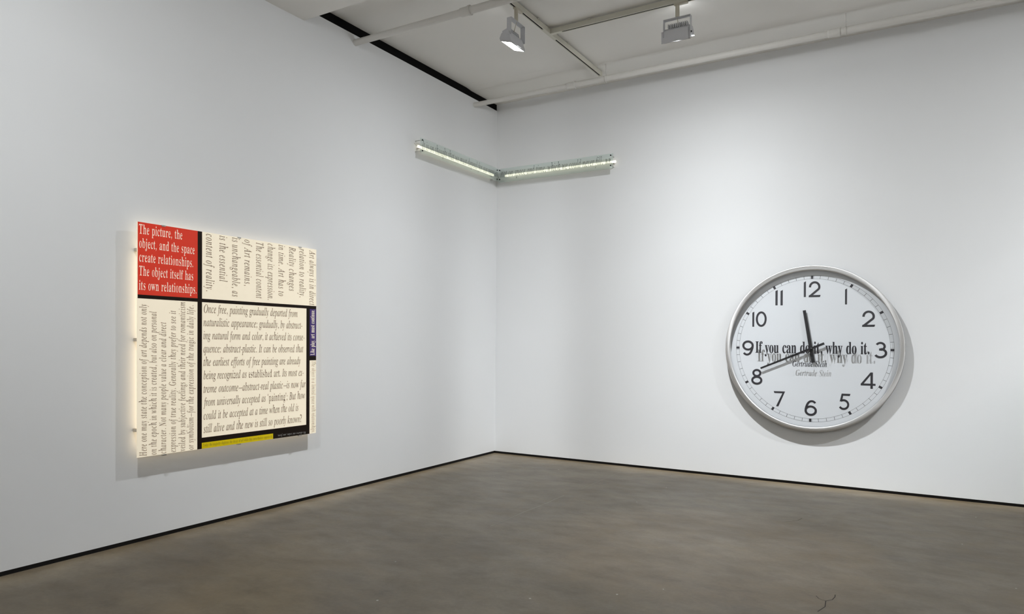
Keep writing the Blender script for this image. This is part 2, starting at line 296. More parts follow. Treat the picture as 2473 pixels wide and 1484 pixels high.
# ------------------------------------------------------------------ lettering
# letter outlines: advance width, then closed contours x, y, x, y ... in thousandths of the letter size
OUTLINES = [
[498,[73,-12,38,-4,12,15,-4,48,-10,93,0,173,26,255,71,332,131,399,176,434,221,454,266,460,303,454,326,436,338,407,351,450,425,450,336,131,323,64,326,54,339,51,367,67,410,116,423,105,372,39,326,1,284,-12,262,-7,249,9,244,33,253,83,278,172,224,90,173,33,124,0],[119,48,143,54,169,70,195,95,221,127,269,205,290,249,306,292,316,335,319,374,313,407,297,428,269,435,224,423,180,387,140,329,108,255,84,178,77,106,81,74,96,54]],
[495,[119,-12,67,-7,26,9,1,29,-7,52,-3,73,128,588,134,617,135,636,132,649,125,658,89,662,73,662,79,679,137,687,179,697,227,709,236,706,237,698,150,365,199,418,253,450,311,460,365,451,407,420,435,375,445,317,438,258,418,199,387,144,346,93,297,51,242,17,182,-4],[138,13,192,25,244,58,290,109,326,173,351,243,358,307,352,351,335,384,307,406,271,412,226,402,183,370,148,316,121,243,79,96,73,55,80,32,102,19]],
[434,[144,-12,102,-7,67,9,38,33,9,87,-1,159,4,207,17,255,39,301,70,345,106,384,148,416,218,450,290,460,332,455,362,439,381,416,388,388,384,365,375,348,359,336,339,332,316,336,301,349,297,371,301,390,311,406,317,413,320,420,313,432,287,435,236,425,189,394,147,346,115,285,93,218,86,156,92,106,111,67,140,42,178,33,228,42,279,71,332,119,346,103,281,39,212,1]],
[517,[89,-12,47,-4,15,19,-6,57,-13,106,-7,156,7,208,32,263,64,316,102,364,144,406,178,431,212,447,246,457,279,460,327,452,352,426,397,605,400,620,400,634,399,647,390,656,354,662,339,662,343,679,402,687,445,697,492,709,499,706,502,698,501,688,499,681,349,118,343,87,340,64,346,49,364,44,397,63,445,118,461,105,419,52,383,16,349,-4,316,-12,288,-6,271,10,266,39,272,89,292,163,243,86,194,31,144,-1],[132,41,159,45,185,63,212,90,240,124,290,207,324,297,333,339,338,377,333,403,324,420,308,434,288,436,240,425,192,390,147,333,109,259,83,180,74,113,79,83,90,60,108,45]],
[418,[129,-10,73,0,31,31,3,79,-6,144,-1,191,13,240,36,290,67,336,105,377,147,412,215,448,284,460,323,455,352,441,370,418,375,387,367,348,343,310,303,275,214,234,89,207,83,172,81,143,92,84,122,49,173,38,220,47,269,73,322,118,336,103,288,52,240,17,186,-3],[93,230,180,252,244,290,274,322,291,356,297,394,288,423,262,434,231,428,199,407,167,375,138,335,113,285]],
[290,[-70,-223,-95,-218,-115,-207,-128,-189,-132,-169,-129,-145,-116,-131,-96,-127,-73,-134,-64,-157,-67,-173,-71,-185,-68,-192,-61,-195,-35,-186,-15,-157,3,-108,19,-36,103,412,10,412,17,442,109,442,121,495,151,586,196,653,233,684,272,703,314,709,349,703,377,688,394,666,400,639,396,614,380,599,354,594,333,598,322,611,317,633,319,642,322,650,326,662,319,677,300,682,265,668,237,627,215,557,192,442,306,442,301,412,186,412,147,218,97,10,73,-65,48,-124,13,-179,-26,-212]],
[416,[92,-223,23,-215,-31,-191,-64,-154,-76,-109,-61,-57,-19,-9,52,35,19,57,9,83,15,102,31,122,84,176,47,205,22,240,15,284,22,329,42,372,74,409,116,438,166,457,221,463,258,458,300,447,358,431,420,431,420,387,354,387,361,343,354,295,333,253,301,217,260,189,212,172,160,164,119,169,96,147,87,127,106,102,163,79,231,55,282,28,314,-9,324,-58,317,-103,295,-144,260,-178,214,-202,157,-218],[161,188,192,194,220,212,243,240,262,276,274,319,278,362,274,396,260,419,240,435,214,439,185,434,157,415,134,386,113,351,100,308,96,265,103,223,125,196],[109,-192,191,-180,240,-145,256,-87,252,-65,237,-45,217,-29,192,-15,137,7,76,26,26,-10,-4,-49,-13,-93,0,-148,41,-182]],
[585,[442,-10,406,-3,378,16,359,48,354,87,358,144,372,220,394,322,406,374,409,412,404,444,390,464,365,470,327,461,290,436,252,396,205,322,180,250,127,0,36,0,163,604,172,656,164,681,141,697,103,701,96,701,105,742,284,742,246,563,227,482,207,400,218,400,274,474,335,518,399,533,457,521,492,484,503,423,499,381,486,317,460,201,451,147,448,99,451,73,463,57,482,52,512,57,544,74,562,47,501,4]],
[258,[178,573,160,576,143,588,132,604,128,623,132,642,143,658,160,669,178,674,196,669,214,658,226,642,228,623,226,602,214,586,198,576],[48,-12,22,-6,6,12,0,42,4,77,16,125,80,351,84,370,87,384,83,400,73,410,54,416,25,418,29,435,95,444,140,451,180,460,188,457,191,448,189,441,186,431,92,115,84,76,89,54,105,47,140,65,189,122,204,108,148,41,97,1]],
[253,[180,573,163,576,145,588,135,604,131,623,135,642,145,658,163,669,180,674,199,669,217,658,228,642,231,623,228,602,217,586,201,576],[-73,-223,-100,-218,-122,-205,-135,-185,-141,-161,-137,-140,-125,-125,-106,-121,-80,-129,-73,-156,-73,-170,-74,-183,-71,-194,-61,-196,-39,-179,-16,-128,7,-38,36,97,89,361,90,372,90,383,89,400,80,410,63,415,28,418,31,436,89,444,129,451,172,460,182,457,183,445,106,83,90,10,71,-51,51,-103,31,-147,0,-189,-35,-214]],
[493,[317,-10,292,-4,272,13,234,92,175,234,113,188,60,0,-19,0,150,602,154,633,151,649,143,658,103,662,90,662,96,681,159,690,204,700,230,707,246,709,253,706,255,698,250,677,122,228,284,349,322,383,335,407,323,422,287,428,295,445,490,445,486,426,483,426,425,413,358,371,239,281,311,106,333,68,346,55,361,52,396,68,438,115,452,100,416,51,380,16,346,-4]],
[252,[47,-10,26,-7,10,3,0,17,-3,38,3,79,19,144,143,599,147,630,144,649,134,659,115,665,84,668,87,685,151,693,195,701,237,709,247,706,249,700,244,677,90,122,81,73,86,55,99,49,131,67,178,119,194,105,153,54,112,17,76,-4]],
[800,[597,-10,569,-4,553,15,547,45,550,77,559,113,617,317,626,371,620,393,598,400,572,393,540,375,506,345,473,306,439,256,406,199,365,105,332,0,255,0,342,295,354,340,356,374,351,393,330,400,311,396,285,383,226,335,195,300,164,260,125,188,92,102,58,0,-19,0,73,308,84,354,89,383,86,400,74,409,25,418,28,436,92,442,137,451,164,458,179,460,186,457,189,448,188,441,186,431,132,258,226,370,308,436,383,460,416,452,435,434,442,403,435,351,415,268,499,374,579,438,653,460,685,452,704,434,711,400,707,368,697,323,634,95,631,83,630,73,634,57,647,51,665,55,682,70,703,93,726,127,739,111,693,44,645,3]],
[530,[323,-13,303,-9,288,1,278,17,275,41,285,95,314,204,343,314,352,370,346,391,327,400,307,396,284,383,231,338,179,275,135,207,97,119,61,0,-17,0,77,322,90,383,87,397,77,407,60,413,33,415,25,415,28,432,97,441,145,451,189,460,194,457,194,448,135,258,207,346,274,409,333,445,383,458,415,452,434,435,439,404,436,367,426,323,370,128,359,93,356,71,362,54,377,49,410,70,454,132,468,121,422,47,372,1]],
[511,[153,-12,89,-1,38,32,4,83,-6,148,0,204,20,259,51,313,89,359,135,402,186,434,240,454,292,460,361,450,412,416,445,365,457,300,451,250,435,201,410,153,378,106,339,67,295,33,226,0],[164,16,204,25,242,47,276,80,307,124,333,173,354,226,367,279,371,329,361,388,333,423,287,435,240,423,192,390,150,336,113,266,89,192,81,121,87,76,103,44,129,23]],
[495,[-140,-217,-135,-199,-96,-194,-71,-183,-55,-161,-42,-127,79,342,84,362,87,381,84,399,76,409,23,415,28,434,90,441,135,450,180,460,188,457,189,451,186,435,163,364,217,418,272,450,329,460,378,451,416,425,439,383,448,329,441,269,422,210,393,153,354,100,308,55,258,19,204,-3,147,-10,105,-6,73,7,44,-118,33,-164,38,-180,52,-192,74,-198,112,-201,106,-217],[147,13,186,20,226,44,262,77,294,119,322,169,342,223,356,278,361,332,356,368,342,394,320,410,290,416,242,404,198,368,160,310,132,236,96,93,93,74,90,58,97,33,115,19]],
[493,[118,-218,121,-201,175,-194,189,-186,201,-175,221,-119,295,153,244,83,191,32,137,1,83,-9,42,-1,12,23,-9,63,-15,115,-9,169,7,224,33,278,68,329,108,374,150,410,218,447,284,460,324,452,354,434,370,402,383,450,458,450,306,-103,295,-141,292,-163,297,-182,307,-192,327,-198,358,-201,368,-201,365,-218],[131,44,170,52,214,83,259,134,304,211,338,292,348,361,343,391,332,415,313,429,288,434,255,428,220,409,186,378,154,342,127,298,105,252,83,183,76,119,79,86,90,63,108,48]],
[326,[-19,0,67,304,81,377,77,396,68,406,19,413,22,432,86,442,131,451,172,460,180,457,180,448,129,260,199,371,258,438,303,460,320,457,333,447,342,432,345,412,340,387,329,368,311,354,291,349,275,352,262,361,252,374,247,390,172,290,109,160,60,0]],
[361,[113,-12,77,-9,47,-1,9,9,-6,6,-13,-6,-32,-6,-10,154,6,153,15,95,35,51,65,23,103,15,135,20,160,38,178,65,183,100,175,135,151,175,121,214,92,255,67,300,60,323,58,346,67,391,92,428,131,452,179,460,214,458,242,451,281,439,298,444,304,457,320,457,301,311,284,311,268,380,237,420,189,435,167,431,148,418,137,400,132,380,141,345,169,303,198,263,226,224,252,178,259,153,260,129,256,92,242,58,220,29,189,7,154,-7]],
[272,[48,-12,22,-6,6,10,1,38,3,64,10,90,96,412,28,412,32,432,92,455,145,501,198,570,220,570,183,442,266,442,258,412,175,412,96,113,87,65,92,49,105,45,135,63,180,115,195,99,144,38,96,0]],
[530,[67,-12,41,-7,22,6,10,26,6,55,12,100,28,169,73,332,79,359,81,386,77,402,68,412,49,416,19,418,22,436,86,445,131,452,173,460,182,458,186,454,185,442,182,431,103,156,90,108,86,79,93,55,115,47,145,55,180,79,218,118,258,167,295,227,330,295,359,371,380,450,457,450,371,134,358,68,364,52,378,47,413,65,458,122,471,109,423,42,374,1,323,-12,297,-6,279,10,275,39,278,74,290,118,320,223,249,119,185,47,125,3]],
[432,[89,-12,73,249,65,336,52,386,31,409,-1,416,-9,416,-4,435,41,444,76,451,100,458,115,460,135,413,148,274,159,84,239,170,298,247,338,310,349,348,346,358,336,370,314,393,307,406,304,419,307,436,317,450,332,458,349,461,368,457,384,445,393,425,397,400,378,329,323,237,231,124,109,-12]],
[649,[70,-12,64,255,60,340,48,390,29,413,0,420,-4,420,-3,436,44,445,79,454,102,460,116,461,134,409,141,249,143,132,346,461,364,461,400,103,470,186,512,239,543,284,560,322,566,349,562,361,547,377,533,396,528,418,531,435,540,448,553,457,570,460,588,455,602,444,611,423,614,397,601,338,562,262,495,170,349,-12,335,-12,298,322,87,-12]],
[406,[224,-12,201,-7,183,4,170,33,156,84,137,176,67,79,38,41,12,13,-16,-3,-47,-9,-64,-6,-79,3,-87,16,-90,33,-87,49,-79,63,-65,71,-51,74,-26,67,-1,60,19,68,44,93,129,215,100,356,92,384,80,402,64,412,41,415,17,415,-4,412,-1,431,51,438,92,450,121,458,140,460,154,452,163,432,191,300,258,394,295,439,319,454,346,458,372,454,387,441,393,419,390,403,383,391,370,383,355,380,329,387,317,391,308,393,297,390,287,383,198,263,227,127,236,95,243,70,255,55,269,51,303,70,346,125,361,109,310,42,265,1]],
[393,[-64,-223,-84,-220,-99,-211,-109,-198,-112,-182,-109,-166,-100,-154,-87,-145,-70,-143,-44,-150,-29,-156,-13,-159,13,-144,49,-100,115,-10,64,255,52,314,42,355,31,383,16,402,-6,413,-35,418,-32,435,12,441,47,451,90,460,106,439,124,375,145,260,179,83,252,201,291,271,310,310,316,339,310,362,292,378,276,390,271,402,268,419,271,435,279,448,294,457,311,460,332,455,348,442,359,423,362,397,348,324,303,230,255,148,194,51,125,-49,57,-137,-9,-199,-38,-217]],
[387,[208,-12,166,-7,109,4,54,17,19,22,-10,16,-39,-1,-45,-4,-49,-7,-58,-4,-61,4,-47,28,275,380,217,374,185,375,154,384,128,391,103,394,81,391,64,383,51,368,38,346,22,355,39,402,60,434,81,452,108,458,150,455,204,445,256,434,290,431,316,434,338,445,364,460,371,457,374,448,372,441,364,429,38,73,95,79,132,77,167,70,199,63,228,60,260,67,285,89,306,125,320,118,304,68,288,35,272,12,255,-3,233,-9]],
[674,[-124,0,-119,19,-77,26,-38,47,0,81,156,265,518,691,537,691,514,84,518,54,533,35,559,23,598,19,595,0,322,0,326,19,333,19,372,23,397,38,410,67,415,113,419,230,194,230,180,227,169,218,95,131,58,81,47,52,49,35,63,25,83,20,115,19,109,0],[208,266,420,266,434,534]],
[639,[-49,0,-44,19,-39,19,0,25,28,39,47,65,61,106,183,560,192,611,188,631,175,645,151,653,118,656,124,677,372,677,470,666,541,640,583,594,597,531,579,460,524,404,432,365,496,330,534,279,547,211,538,151,511,99,466,57,406,26,333,6,249,0],[281,377,346,381,399,394,441,418,470,450,489,489,495,537,480,595,439,631,371,643,324,640,313,634,306,626,292,597,274,531,237,391,240,384,247,380],[223,31,287,36,340,52,383,81,413,119,432,166,438,221,428,276,399,316,351,338,282,345,237,342,226,336,218,323,159,106,154,84,153,64,157,47,169,36]],
[787,[356,-15,266,-6,189,19,125,61,79,116,49,185,39,263,47,335,68,404,103,473,148,534,202,588,263,633,330,665,402,684,476,691,543,685,602,668,650,649,677,643,694,646,709,652,732,682,748,682,704,476,687,476,675,530,655,575,623,611,583,637,537,653,482,659,423,652,368,633,317,601,252,533,199,445,166,348,154,252,161,183,180,125,212,77,255,44,308,22,371,16,419,22,464,38,498,63,515,93,550,230,554,252,557,269,553,290,537,303,468,311,473,330,754,330,748,311,717,310,693,303,677,291,665,274,655,249,645,212,605,51,527,15,444,-7]],
[757,[-49,0,-44,19,-41,19,9,26,26,36,39,52,51,74,61,106,183,560,192,610,188,630,175,645,151,653,118,656,124,677,393,677,388,656,384,656,346,652,319,639,298,613,282,567,242,415,237,394,240,386,246,381,269,377,519,377,543,381,554,399,597,560,605,610,601,630,588,645,566,653,531,656,537,677,807,677,802,656,793,656,757,652,730,639,711,613,697,570,576,116,569,87,566,65,570,45,583,31,607,23,640,19,636,0,365,0,371,19,374,19,423,26,441,36,454,52,474,106,530,308,531,316,531,323,530,332,524,338,499,340,250,340,227,336,215,320,161,116,154,87,151,65,156,45,169,31,192,23,226,19,221,0]],
[356,[-45,0,-39,19,-35,19,15,26,31,36,44,52,65,106,188,560,196,610,192,630,179,645,156,653,122,656,128,677,400,677,396,656,388,656,351,652,326,639,307,613,291,570,169,116,160,65,164,45,178,31,199,23,234,19,228,0]],
[727,[492,-16,224,543,109,122,102,87,99,63,103,42,116,29,140,23,178,19,172,0,-49,0,-44,19,-4,23,25,36,45,63,61,106,189,572,192,583,192,594,188,615,175,637,153,652,125,656,118,656,124,677,265,677,514,157,621,554,630,589,633,614,627,634,614,647,589,653,553,656,557,677,780,677,774,656,725,650,706,640,691,624,679,602,669,570,511,-16]],
[751,[291,-15,217,-7,153,16,102,52,63,102,39,163,31,236,38,301,55,368,84,431,122,492,169,547,220,595,278,634,338,665,402,684,464,691,538,682,601,659,652,621,688,572,711,511,719,439,714,386,701,330,681,275,653,221,620,170,582,124,540,81,495,47,431,13,364,-7],[292,15,342,22,390,42,434,74,476,116,514,166,546,223,572,285,592,349,605,416,608,482,599,559,572,615,543,642,508,656,466,662,413,653,361,631,311,594,265,544,224,484,189,416,169,362,154,307,144,253,141,199,151,121,182,63,211,36,249,20]],
[656,[-49,0,-44,19,-39,19,0,25,28,39,47,65,61,106,183,560,192,611,188,631,175,645,151,653,118,656,124,677,409,677,499,666,565,637,592,608,610,572,615,530,604,466,567,413,506,372,420,342,511,124,533,77,554,45,579,26,610,19,614,19,608,0,457,0,322,332,300,332,256,333,221,336,166,129,154,67,159,44,172,29,194,22,224,19,236,19,230,0],[294,364,356,368,409,383,450,407,480,441,498,482,505,528,496,579,470,615,426,637,365,645,326,640,313,633,304,621,287,579,230,368,260,365]],
[537,[223,-13,157,-7,84,15,71,19,61,19,36,12,22,-12,4,-12,38,212,55,212,68,128,100,67,131,38,169,22,212,16,247,20,279,33,306,55,326,83,339,115,343,153,340,178,332,202,301,253,266,292,224,338,178,388,148,432,134,473,128,514,134,562,153,605,182,640,221,668,268,685,323,691,368,688,409,678,441,668,455,665,477,671,492,688,511,688,480,489,464,489,455,563,431,617,390,649,338,659,291,652,255,630,233,594,224,547,230,518,244,486,265,455,292,423,336,377,383,326,413,284,432,236,438,183,431,129,410,83,377,42,333,12,282,-7]],
[611,[73,0,76,19,84,19,116,22,141,28,160,41,176,60,202,129,332,607,335,624,329,637,308,642,282,642,227,637,183,629,148,611,122,588,102,554,86,512,64,514,108,677,671,677,639,509,620,509,621,525,621,540,615,588,597,618,562,636,503,642,463,642,444,636,434,615,303,135,288,63,294,41,308,28,335,22,374,19,386,19,380,0]],
[861,[121,-15,144,573,140,614,127,639,100,653,58,659,61,677,333,677,329,659,320,659,281,653,258,639,244,610,240,563,223,169,467,517,470,576,467,614,454,639,431,653,396,658,388,658,393,677,652,677,646,658,617,656,597,650,582,639,573,618,565,550,549,175,793,541,821,591,829,627,812,649,759,658,767,677,970,677,966,658,963,658,936,652,908,631,880,599,847,554,464,-15,445,-15,466,451,138,-15]],
[501,[371,-15,329,-7,303,15,291,51,244,16,194,-6,138,-13,93,-6,58,16,36,49,29,92,36,132,57,167,92,198,173,239,290,276,290,351,285,387,272,410,249,425,215,431,179,426,159,416,151,399,164,374,176,354,179,336,175,313,160,294,138,282,112,278,86,282,65,295,52,317,48,343,54,377,71,404,100,429,138,448,183,460,236,463,324,454,383,425,407,394,422,355,426,306,426,90,429,58,434,52,442,49,466,61,479,41,445,10,409,-9],[220,49,253,60,272,73,290,92,290,246,224,220,185,179,172,122,178,81,194,57]],
[525,[63,-16,63,565,60,602,54,623,38,634,12,639,12,662,201,662,201,406,236,438,276,457,322,463,370,455,413,435,448,402,474,356,492,303,498,242,490,172,470,109,436,58,393,19,339,-6,279,-15,236,-9,194,10,153,41,77,-16],[266,20,297,26,320,44,338,71,352,138,356,233,352,310,336,365,308,397,268,407,246,403,226,393,210,374,201,352,201,100,208,55,230,29]],
[426,[227,-15,173,-7,127,16,86,51,55,99,35,154,28,218,36,285,58,345,93,394,140,432,194,455,255,464,317,457,364,434,394,400,403,356,400,332,387,313,368,301,343,297,311,304,292,327,285,365,287,380,287,394,282,416,269,428,246,432,201,415,172,361,163,272,172,179,199,111,227,80,259,61,297,55,348,68,394,105,415,87,361,31,298,-3]],
[538,[204,-15,156,-7,113,15,77,51,51,96,33,151,28,214,35,285,52,345,80,396,118,432,163,455,212,463,255,457,292,438,324,407,324,583,320,610,308,626,288,636,256,639,256,662,464,662,464,109,466,79,473,60,487,47,514,41,514,16,428,9,324,-15,324,57,292,17,252,-7],[249,41,272,45,294,60,313,81,324,111,324,352,316,374,300,393,278,404,253,409,226,403,205,388,189,364,176,306,172,223,175,143,189,84,212,52]],
[438,[224,-15,170,-7,124,15,84,51,54,100,35,159,28,228,35,292,55,349,86,397,127,434,175,455,228,463,281,457,326,438,362,407,390,365,406,314,412,252,412,242,170,242,179,163,201,106,239,73,290,61,327,68,361,90,393,125,415,106,361,39,298,-1],[169,279,292,279,292,313,290,367,281,403,263,425,234,432,198,416,176,371,169,295]],
[311,[22,0,22,23,58,32,67,39,73,51,76,106,76,403,23,403,23,451,76,451,76,514,81,562,97,601,124,634,179,665,253,677,308,669,349,649,374,618,383,582,378,554,367,534,348,521,326,517,303,521,284,531,272,547,269,569,272,589,281,611,285,620,287,630,281,642,262,645,237,640,223,626,217,601,215,567,215,451,295,451,295,403,215,403,215,95,218,58,230,38,252,26,290,23,290,0]],
[476,[212,-204,129,-198,70,-178,32,-145,20,-109,29,-79,55,-55,100,-38,64,-15,42,13,35,44,41,79,61,108,97,134,148,160,84,196,45,246,32,308,39,352,58,390,87,420,128,444,175,458,228,463,285,458,339,442,461,442,461,390,390,390,416,345,423,295,419,256,402,220,375,191,340,169,298,154,250,150,228,150,207,151,183,148,163,137,151,122,147,103,153,86,173,74,205,71,255,71,324,68,377,58,415,42,441,19,454,-13,460,-54,452,-97,431,-134,396,-164,319,-194],[228,180,259,189,276,212,287,252,290,307,287,362,276,402,259,425,228,432,199,425,180,402,170,362,166,307,170,252,180,212,199,189],[234,-169,317,-161,367,-137,383,-96,378,-74,362,-60,336,-52,298,-49,141,-49,115,-76,106,-106,115,-129,138,-150,178,-164]],
[554,[26,0,26,23,51,28,65,38,74,54,76,81,76,581,74,607,67,624,52,636,28,640,28,662,215,662,215,388,255,429,301,455,354,463,409,454,450,425,473,375,480,308,480,81,483,55,490,38,505,28,528,23,528,0,294,0,294,23,301,23,324,31,338,49,342,81,342,316,340,351,333,375,319,390,295,394,252,381,215,342,215,81,217,55,224,38,239,28,262,23,262,0]],
[288,[147,527,118,533,95,547,79,572,73,599,79,629,95,653,118,669,147,674,175,669,199,653,214,629,220,599,214,572,198,547,175,533],[26,0,26,23,51,28,65,38,74,54,76,81,76,367,74,396,68,415,54,423,29,426,31,451,215,451,215,81,218,55,224,38,239,28,262,23,262,0]],
[306,[154,528,125,534,102,550,86,573,81,602,86,631,103,655,127,671,154,677,183,671,207,655,223,631,228,602,223,573,207,550,183,534],[52,-204,16,-201,-16,-191,-42,-175,-64,-153,-77,-128,-81,-102,-77,-77,-65,-58,-47,-47,-22,-42,3,-45,22,-57,33,-74,38,-96,35,-111,28,-127,16,-150,23,-164,45,-170,71,-164,84,-145,90,-116,93,-79,93,364,90,394,81,413,63,423,32,428,32,451,231,451,231,-31,227,-84,211,-127,185,-160,148,-185,105,-199]],
[522,[25,0,25,23,51,28,65,38,74,55,76,81,76,579,74,607,68,624,55,634,29,639,31,662,215,662,215,246,330,361,349,384,355,404,342,422,304,426,300,426,300,451,502,451,502,426,448,413,400,378,323,304,503,49,524,31,547,23,547,0,307,0,307,23,316,23,340,29,348,47,338,71,237,214,215,195,215,81,217,55,224,38,239,28,262,23,262,0]],
[290,[26,0,26,23,51,28,65,38,74,54,76,81,76,579,74,607,68,624,55,634,29,639,29,662,215,662,215,81,218,55,224,38,239,28,262,23,262,0]],
[806,[26,0,26,23,51,28,65,38,74,54,76,81,76,368,74,394,67,413,52,423,28,428,28,451,212,451,212,386,252,428,297,454,345,463,403,454,444,426,466,380,506,426,554,454,608,463,662,454,701,425,725,375,733,308,733,81,735,55,742,38,757,28,780,23,780,0,549,0,549,23,572,28,586,38,594,55,597,81,597,316,594,351,588,375,573,390,549,394,508,383,471,345,471,81,474,55,482,38,495,28,518,23,518,0,290,0,290,23,313,28,327,38,335,55,338,81,338,316,335,351,329,375,314,390,290,394,247,381,212,342,212,81,215,55,221,39,236,28,258,23,258,0]],
[554,[26,0,26,23,51,28,65,38,74,54,76,81,76,368,74,394,67,413,52,423,28,428,28,451,215,451,215,388,255,431,301,455,354,463,409,454,450,425,473,375,480,308,480,81,483,55,490,38,505,28,528,23,528,0,294,0,294,23,301,23,324,31,338,49,342,81,342,316,340,351,333,375,319,390,295,394,252,381,215,342,215,81,217,55,224,38,239,28,262,23,262,0]],
[489,[246,-15,185,-7,131,16,87,54,55,102,35,160,28,224,35,290,55,348,87,396,131,432,185,455,244,463,304,455,356,434,400,397,434,349,454,291,461,224,454,157,434,100,400,52,356,16,306,-7],[246,16,281,26,304,57,311,81,316,118,320,224,316,330,303,394,279,425,246,435,210,425,186,394,175,330,170,224,175,119,179,81,186,57,210,26]],
[540,[25,-202,25,-180,45,-178,58,-170,68,-160,73,-147,76,-93,76,354,74,391,67,412,54,423,28,429,28,451,208,451,208,383,242,428,284,455,335,464,384,457,426,434,461,399,487,351,503,295,509,233,503,164,486,105,460,55,423,17,380,-7,330,-15,285,-7,247,13,215,47,215,-84,221,-144,230,-160,243,-172,287,-179,287,-202],[284,41,323,52,348,86,362,144,368,224,364,303,351,361,338,386,317,400,290,404,260,397,236,377,215,342,215,100,233,67,256,48]],
[530,[255,-202,255,-179,290,-175,311,-166,322,-148,326,-121,326,42,291,12,252,-7,207,-13,157,-7,115,15,79,48,52,93,35,147,29,210,36,279,58,340,92,393,135,432,188,455,247,464,291,458,333,439,374,409,450,466,466,466,466,-121,467,-148,474,-164,490,-175,515,-179,515,-202],[260,44,282,47,303,58,317,76,326,97,326,351,319,394,297,420,260,429,231,423,208,407,191,380,175,317,170,227,175,145,191,87,207,63,230,48]],
[418,[26,0,26,23,51,28,65,38,74,54,76,81,76,367,74,397,67,415,54,423,29,426,31,451,212,451,212,367,240,407,272,438,306,457,339,463,375,458,400,442,416,418,420,387,418,361,404,340,386,327,361,323,339,326,323,336,301,364,290,374,275,378,255,371,236,351,221,320,217,279,217,81,221,54,231,36,252,28,287,23,287,0]],
[419,[220,-15,178,-9,127,9,106,13,87,6,74,-13,52,-13,52,153,77,153,96,99,127,57,163,31,204,22,236,26,260,39,275,58,279,84,266,122,227,153,156,189,111,215,79,246,60,281,54,320,64,377,95,423,143,454,205,464,242,460,290,448,300,445,310,444,324,448,335,464,355,464,355,323,332,323,313,370,285,403,253,423,217,431,189,428,169,416,157,399,153,377,156,355,167,338,186,323,212,308,278,275,322,250,351,220,368,185,374,138,364,74,332,26,282,-4]],
[332,[180,-13,129,-6,96,15,77,52,70,103,70,406,29,406,29,436,128,537,163,579,188,617,210,617,210,451,303,451,303,406,210,406,210,119,212,93,217,74,228,63,244,58,275,71,300,109,323,96,288,35,240,-1]],
[546,[191,-15,132,-4,95,25,74,74,67,141,67,361,64,390,57,410,42,423,16,428,16,451,207,451,207,108,210,84,220,67,236,55,258,52,298,63,332,96,332,361,329,391,322,412,304,423,275,428,275,451,471,451,471,102,474,74,482,57,498,48,524,44,524,19,436,10,332,-15,332,58,304,28,271,4,233,-10]],
[445,[207,-15,55,361,32,409,17,422,-4,426,-4,451,239,451,239,428,227,428,198,422,188,402,189,390,269,178,343,368,351,396,345,413,326,425,295,428,295,451,444,451,444,429,420,420,404,406,378,354,233,-15]],
[633,[178,-15,25,386,9,413,-1,422,-16,426,-16,451,201,451,201,426,175,420,169,413,166,402,169,387,175,368,243,185,307,342,292,387,276,419,263,426,244,429,244,451,470,451,470,426,439,419,431,402,431,391,434,381,489,205,556,372,563,400,560,412,553,420,518,429,518,451,647,451,647,429,630,425,618,413,599,375,442,-15,420,-15,324,287,204,-15]],
[464,[7,0,7,22,49,42,90,81,179,198,63,383,35,415,6,426,6,451,246,451,246,428,214,423,204,407,217,378,266,300,326,374,338,390,340,406,338,416,330,422,292,428,292,451,452,451,452,431,412,412,370,370,288,268,423,52,441,31,451,25,464,22,464,0,226,0,226,23,259,28,268,35,269,44,265,63,252,86,201,166,141,89,128,67,124,49,134,29,166,22,172,22,172,0]],
[436,[76,-204,42,-199,15,-182,-4,-156,-10,-122,-6,-97,7,-77,26,-63,52,-58,74,-61,93,-71,105,-89,109,-111,108,-118,108,-127,112,-140,125,-144,144,-134,166,-108,188,-64,204,-7,52,365,36,400,22,418,12,425,-4,426,-7,426,-7,451,236,451,236,426,198,420,189,413,186,400,189,388,194,374,269,173,335,351,343,378,346,399,343,413,333,420,295,426,295,451,436,451,436,426,418,422,403,409,377,352,236,-35,211,-95,188,-140,164,-170,138,-191,111,-201]],
[426,[19,0,19,20,244,418,186,418,140,412,105,396,80,364,64,314,38,314,47,451,400,451,400,423,183,36,221,36,282,44,324,64,355,100,378,156,402,156,390,0]],
[645,[23,0,23,25,65,32,90,47,105,74,109,119,109,537,106,573,100,599,90,618,74,630,52,636,22,639,22,662,320,662,432,653,512,624,560,576,576,511,566,455,537,412,487,380,418,359,501,336,560,300,597,252,608,192,601,135,578,89,540,51,487,22,423,6,346,0],[265,367,274,367,340,374,383,396,406,438,415,502,409,560,391,599,361,623,314,631,288,629,274,618,266,599,265,569],[323,35,377,44,412,71,431,118,438,186,429,256,403,303,356,327,287,336,265,336,265,95,268,67,276,48,294,38]],
[380,[19,0,19,25,61,33,89,47,105,71,109,109,109,563,105,599,92,621,65,633,19,639,19,662,355,662,355,639,311,633,285,621,271,599,266,563,266,112,272,64,282,49,300,38,358,25,358,0]],
[620,[22,0,22,25,65,32,90,47,105,73,109,118,109,551,103,592,90,618,64,631,23,639,23,662,364,662,364,639,329,636,303,631,285,621,274,605,266,583,265,551,265,121,269,68,278,54,291,45,340,41,404,45,458,58,502,81,538,116,569,163,595,224,621,224,585,0]],
[608,[22,0,22,25,65,32,90,47,105,73,109,118,109,551,103,591,90,617,64,631,23,639,23,662,311,662,418,658,489,640,533,614,567,579,588,534,595,483,588,431,567,387,534,349,486,322,425,304,352,300,265,300,265,118,269,73,282,47,308,32,352,25,352,0],[265,335,292,335,355,342,396,368,418,412,425,479,419,546,400,591,367,618,314,627,290,624,275,617,268,602,265,579]],
[615,[134,0,134,25,179,31,207,45,221,73,227,118,227,630,217,630,148,620,95,586,60,534,42,463,16,463,16,662,597,662,597,461,573,461,554,535,519,588,464,620,391,630,383,630,383,118,388,71,402,44,431,31,477,25,477,0]],
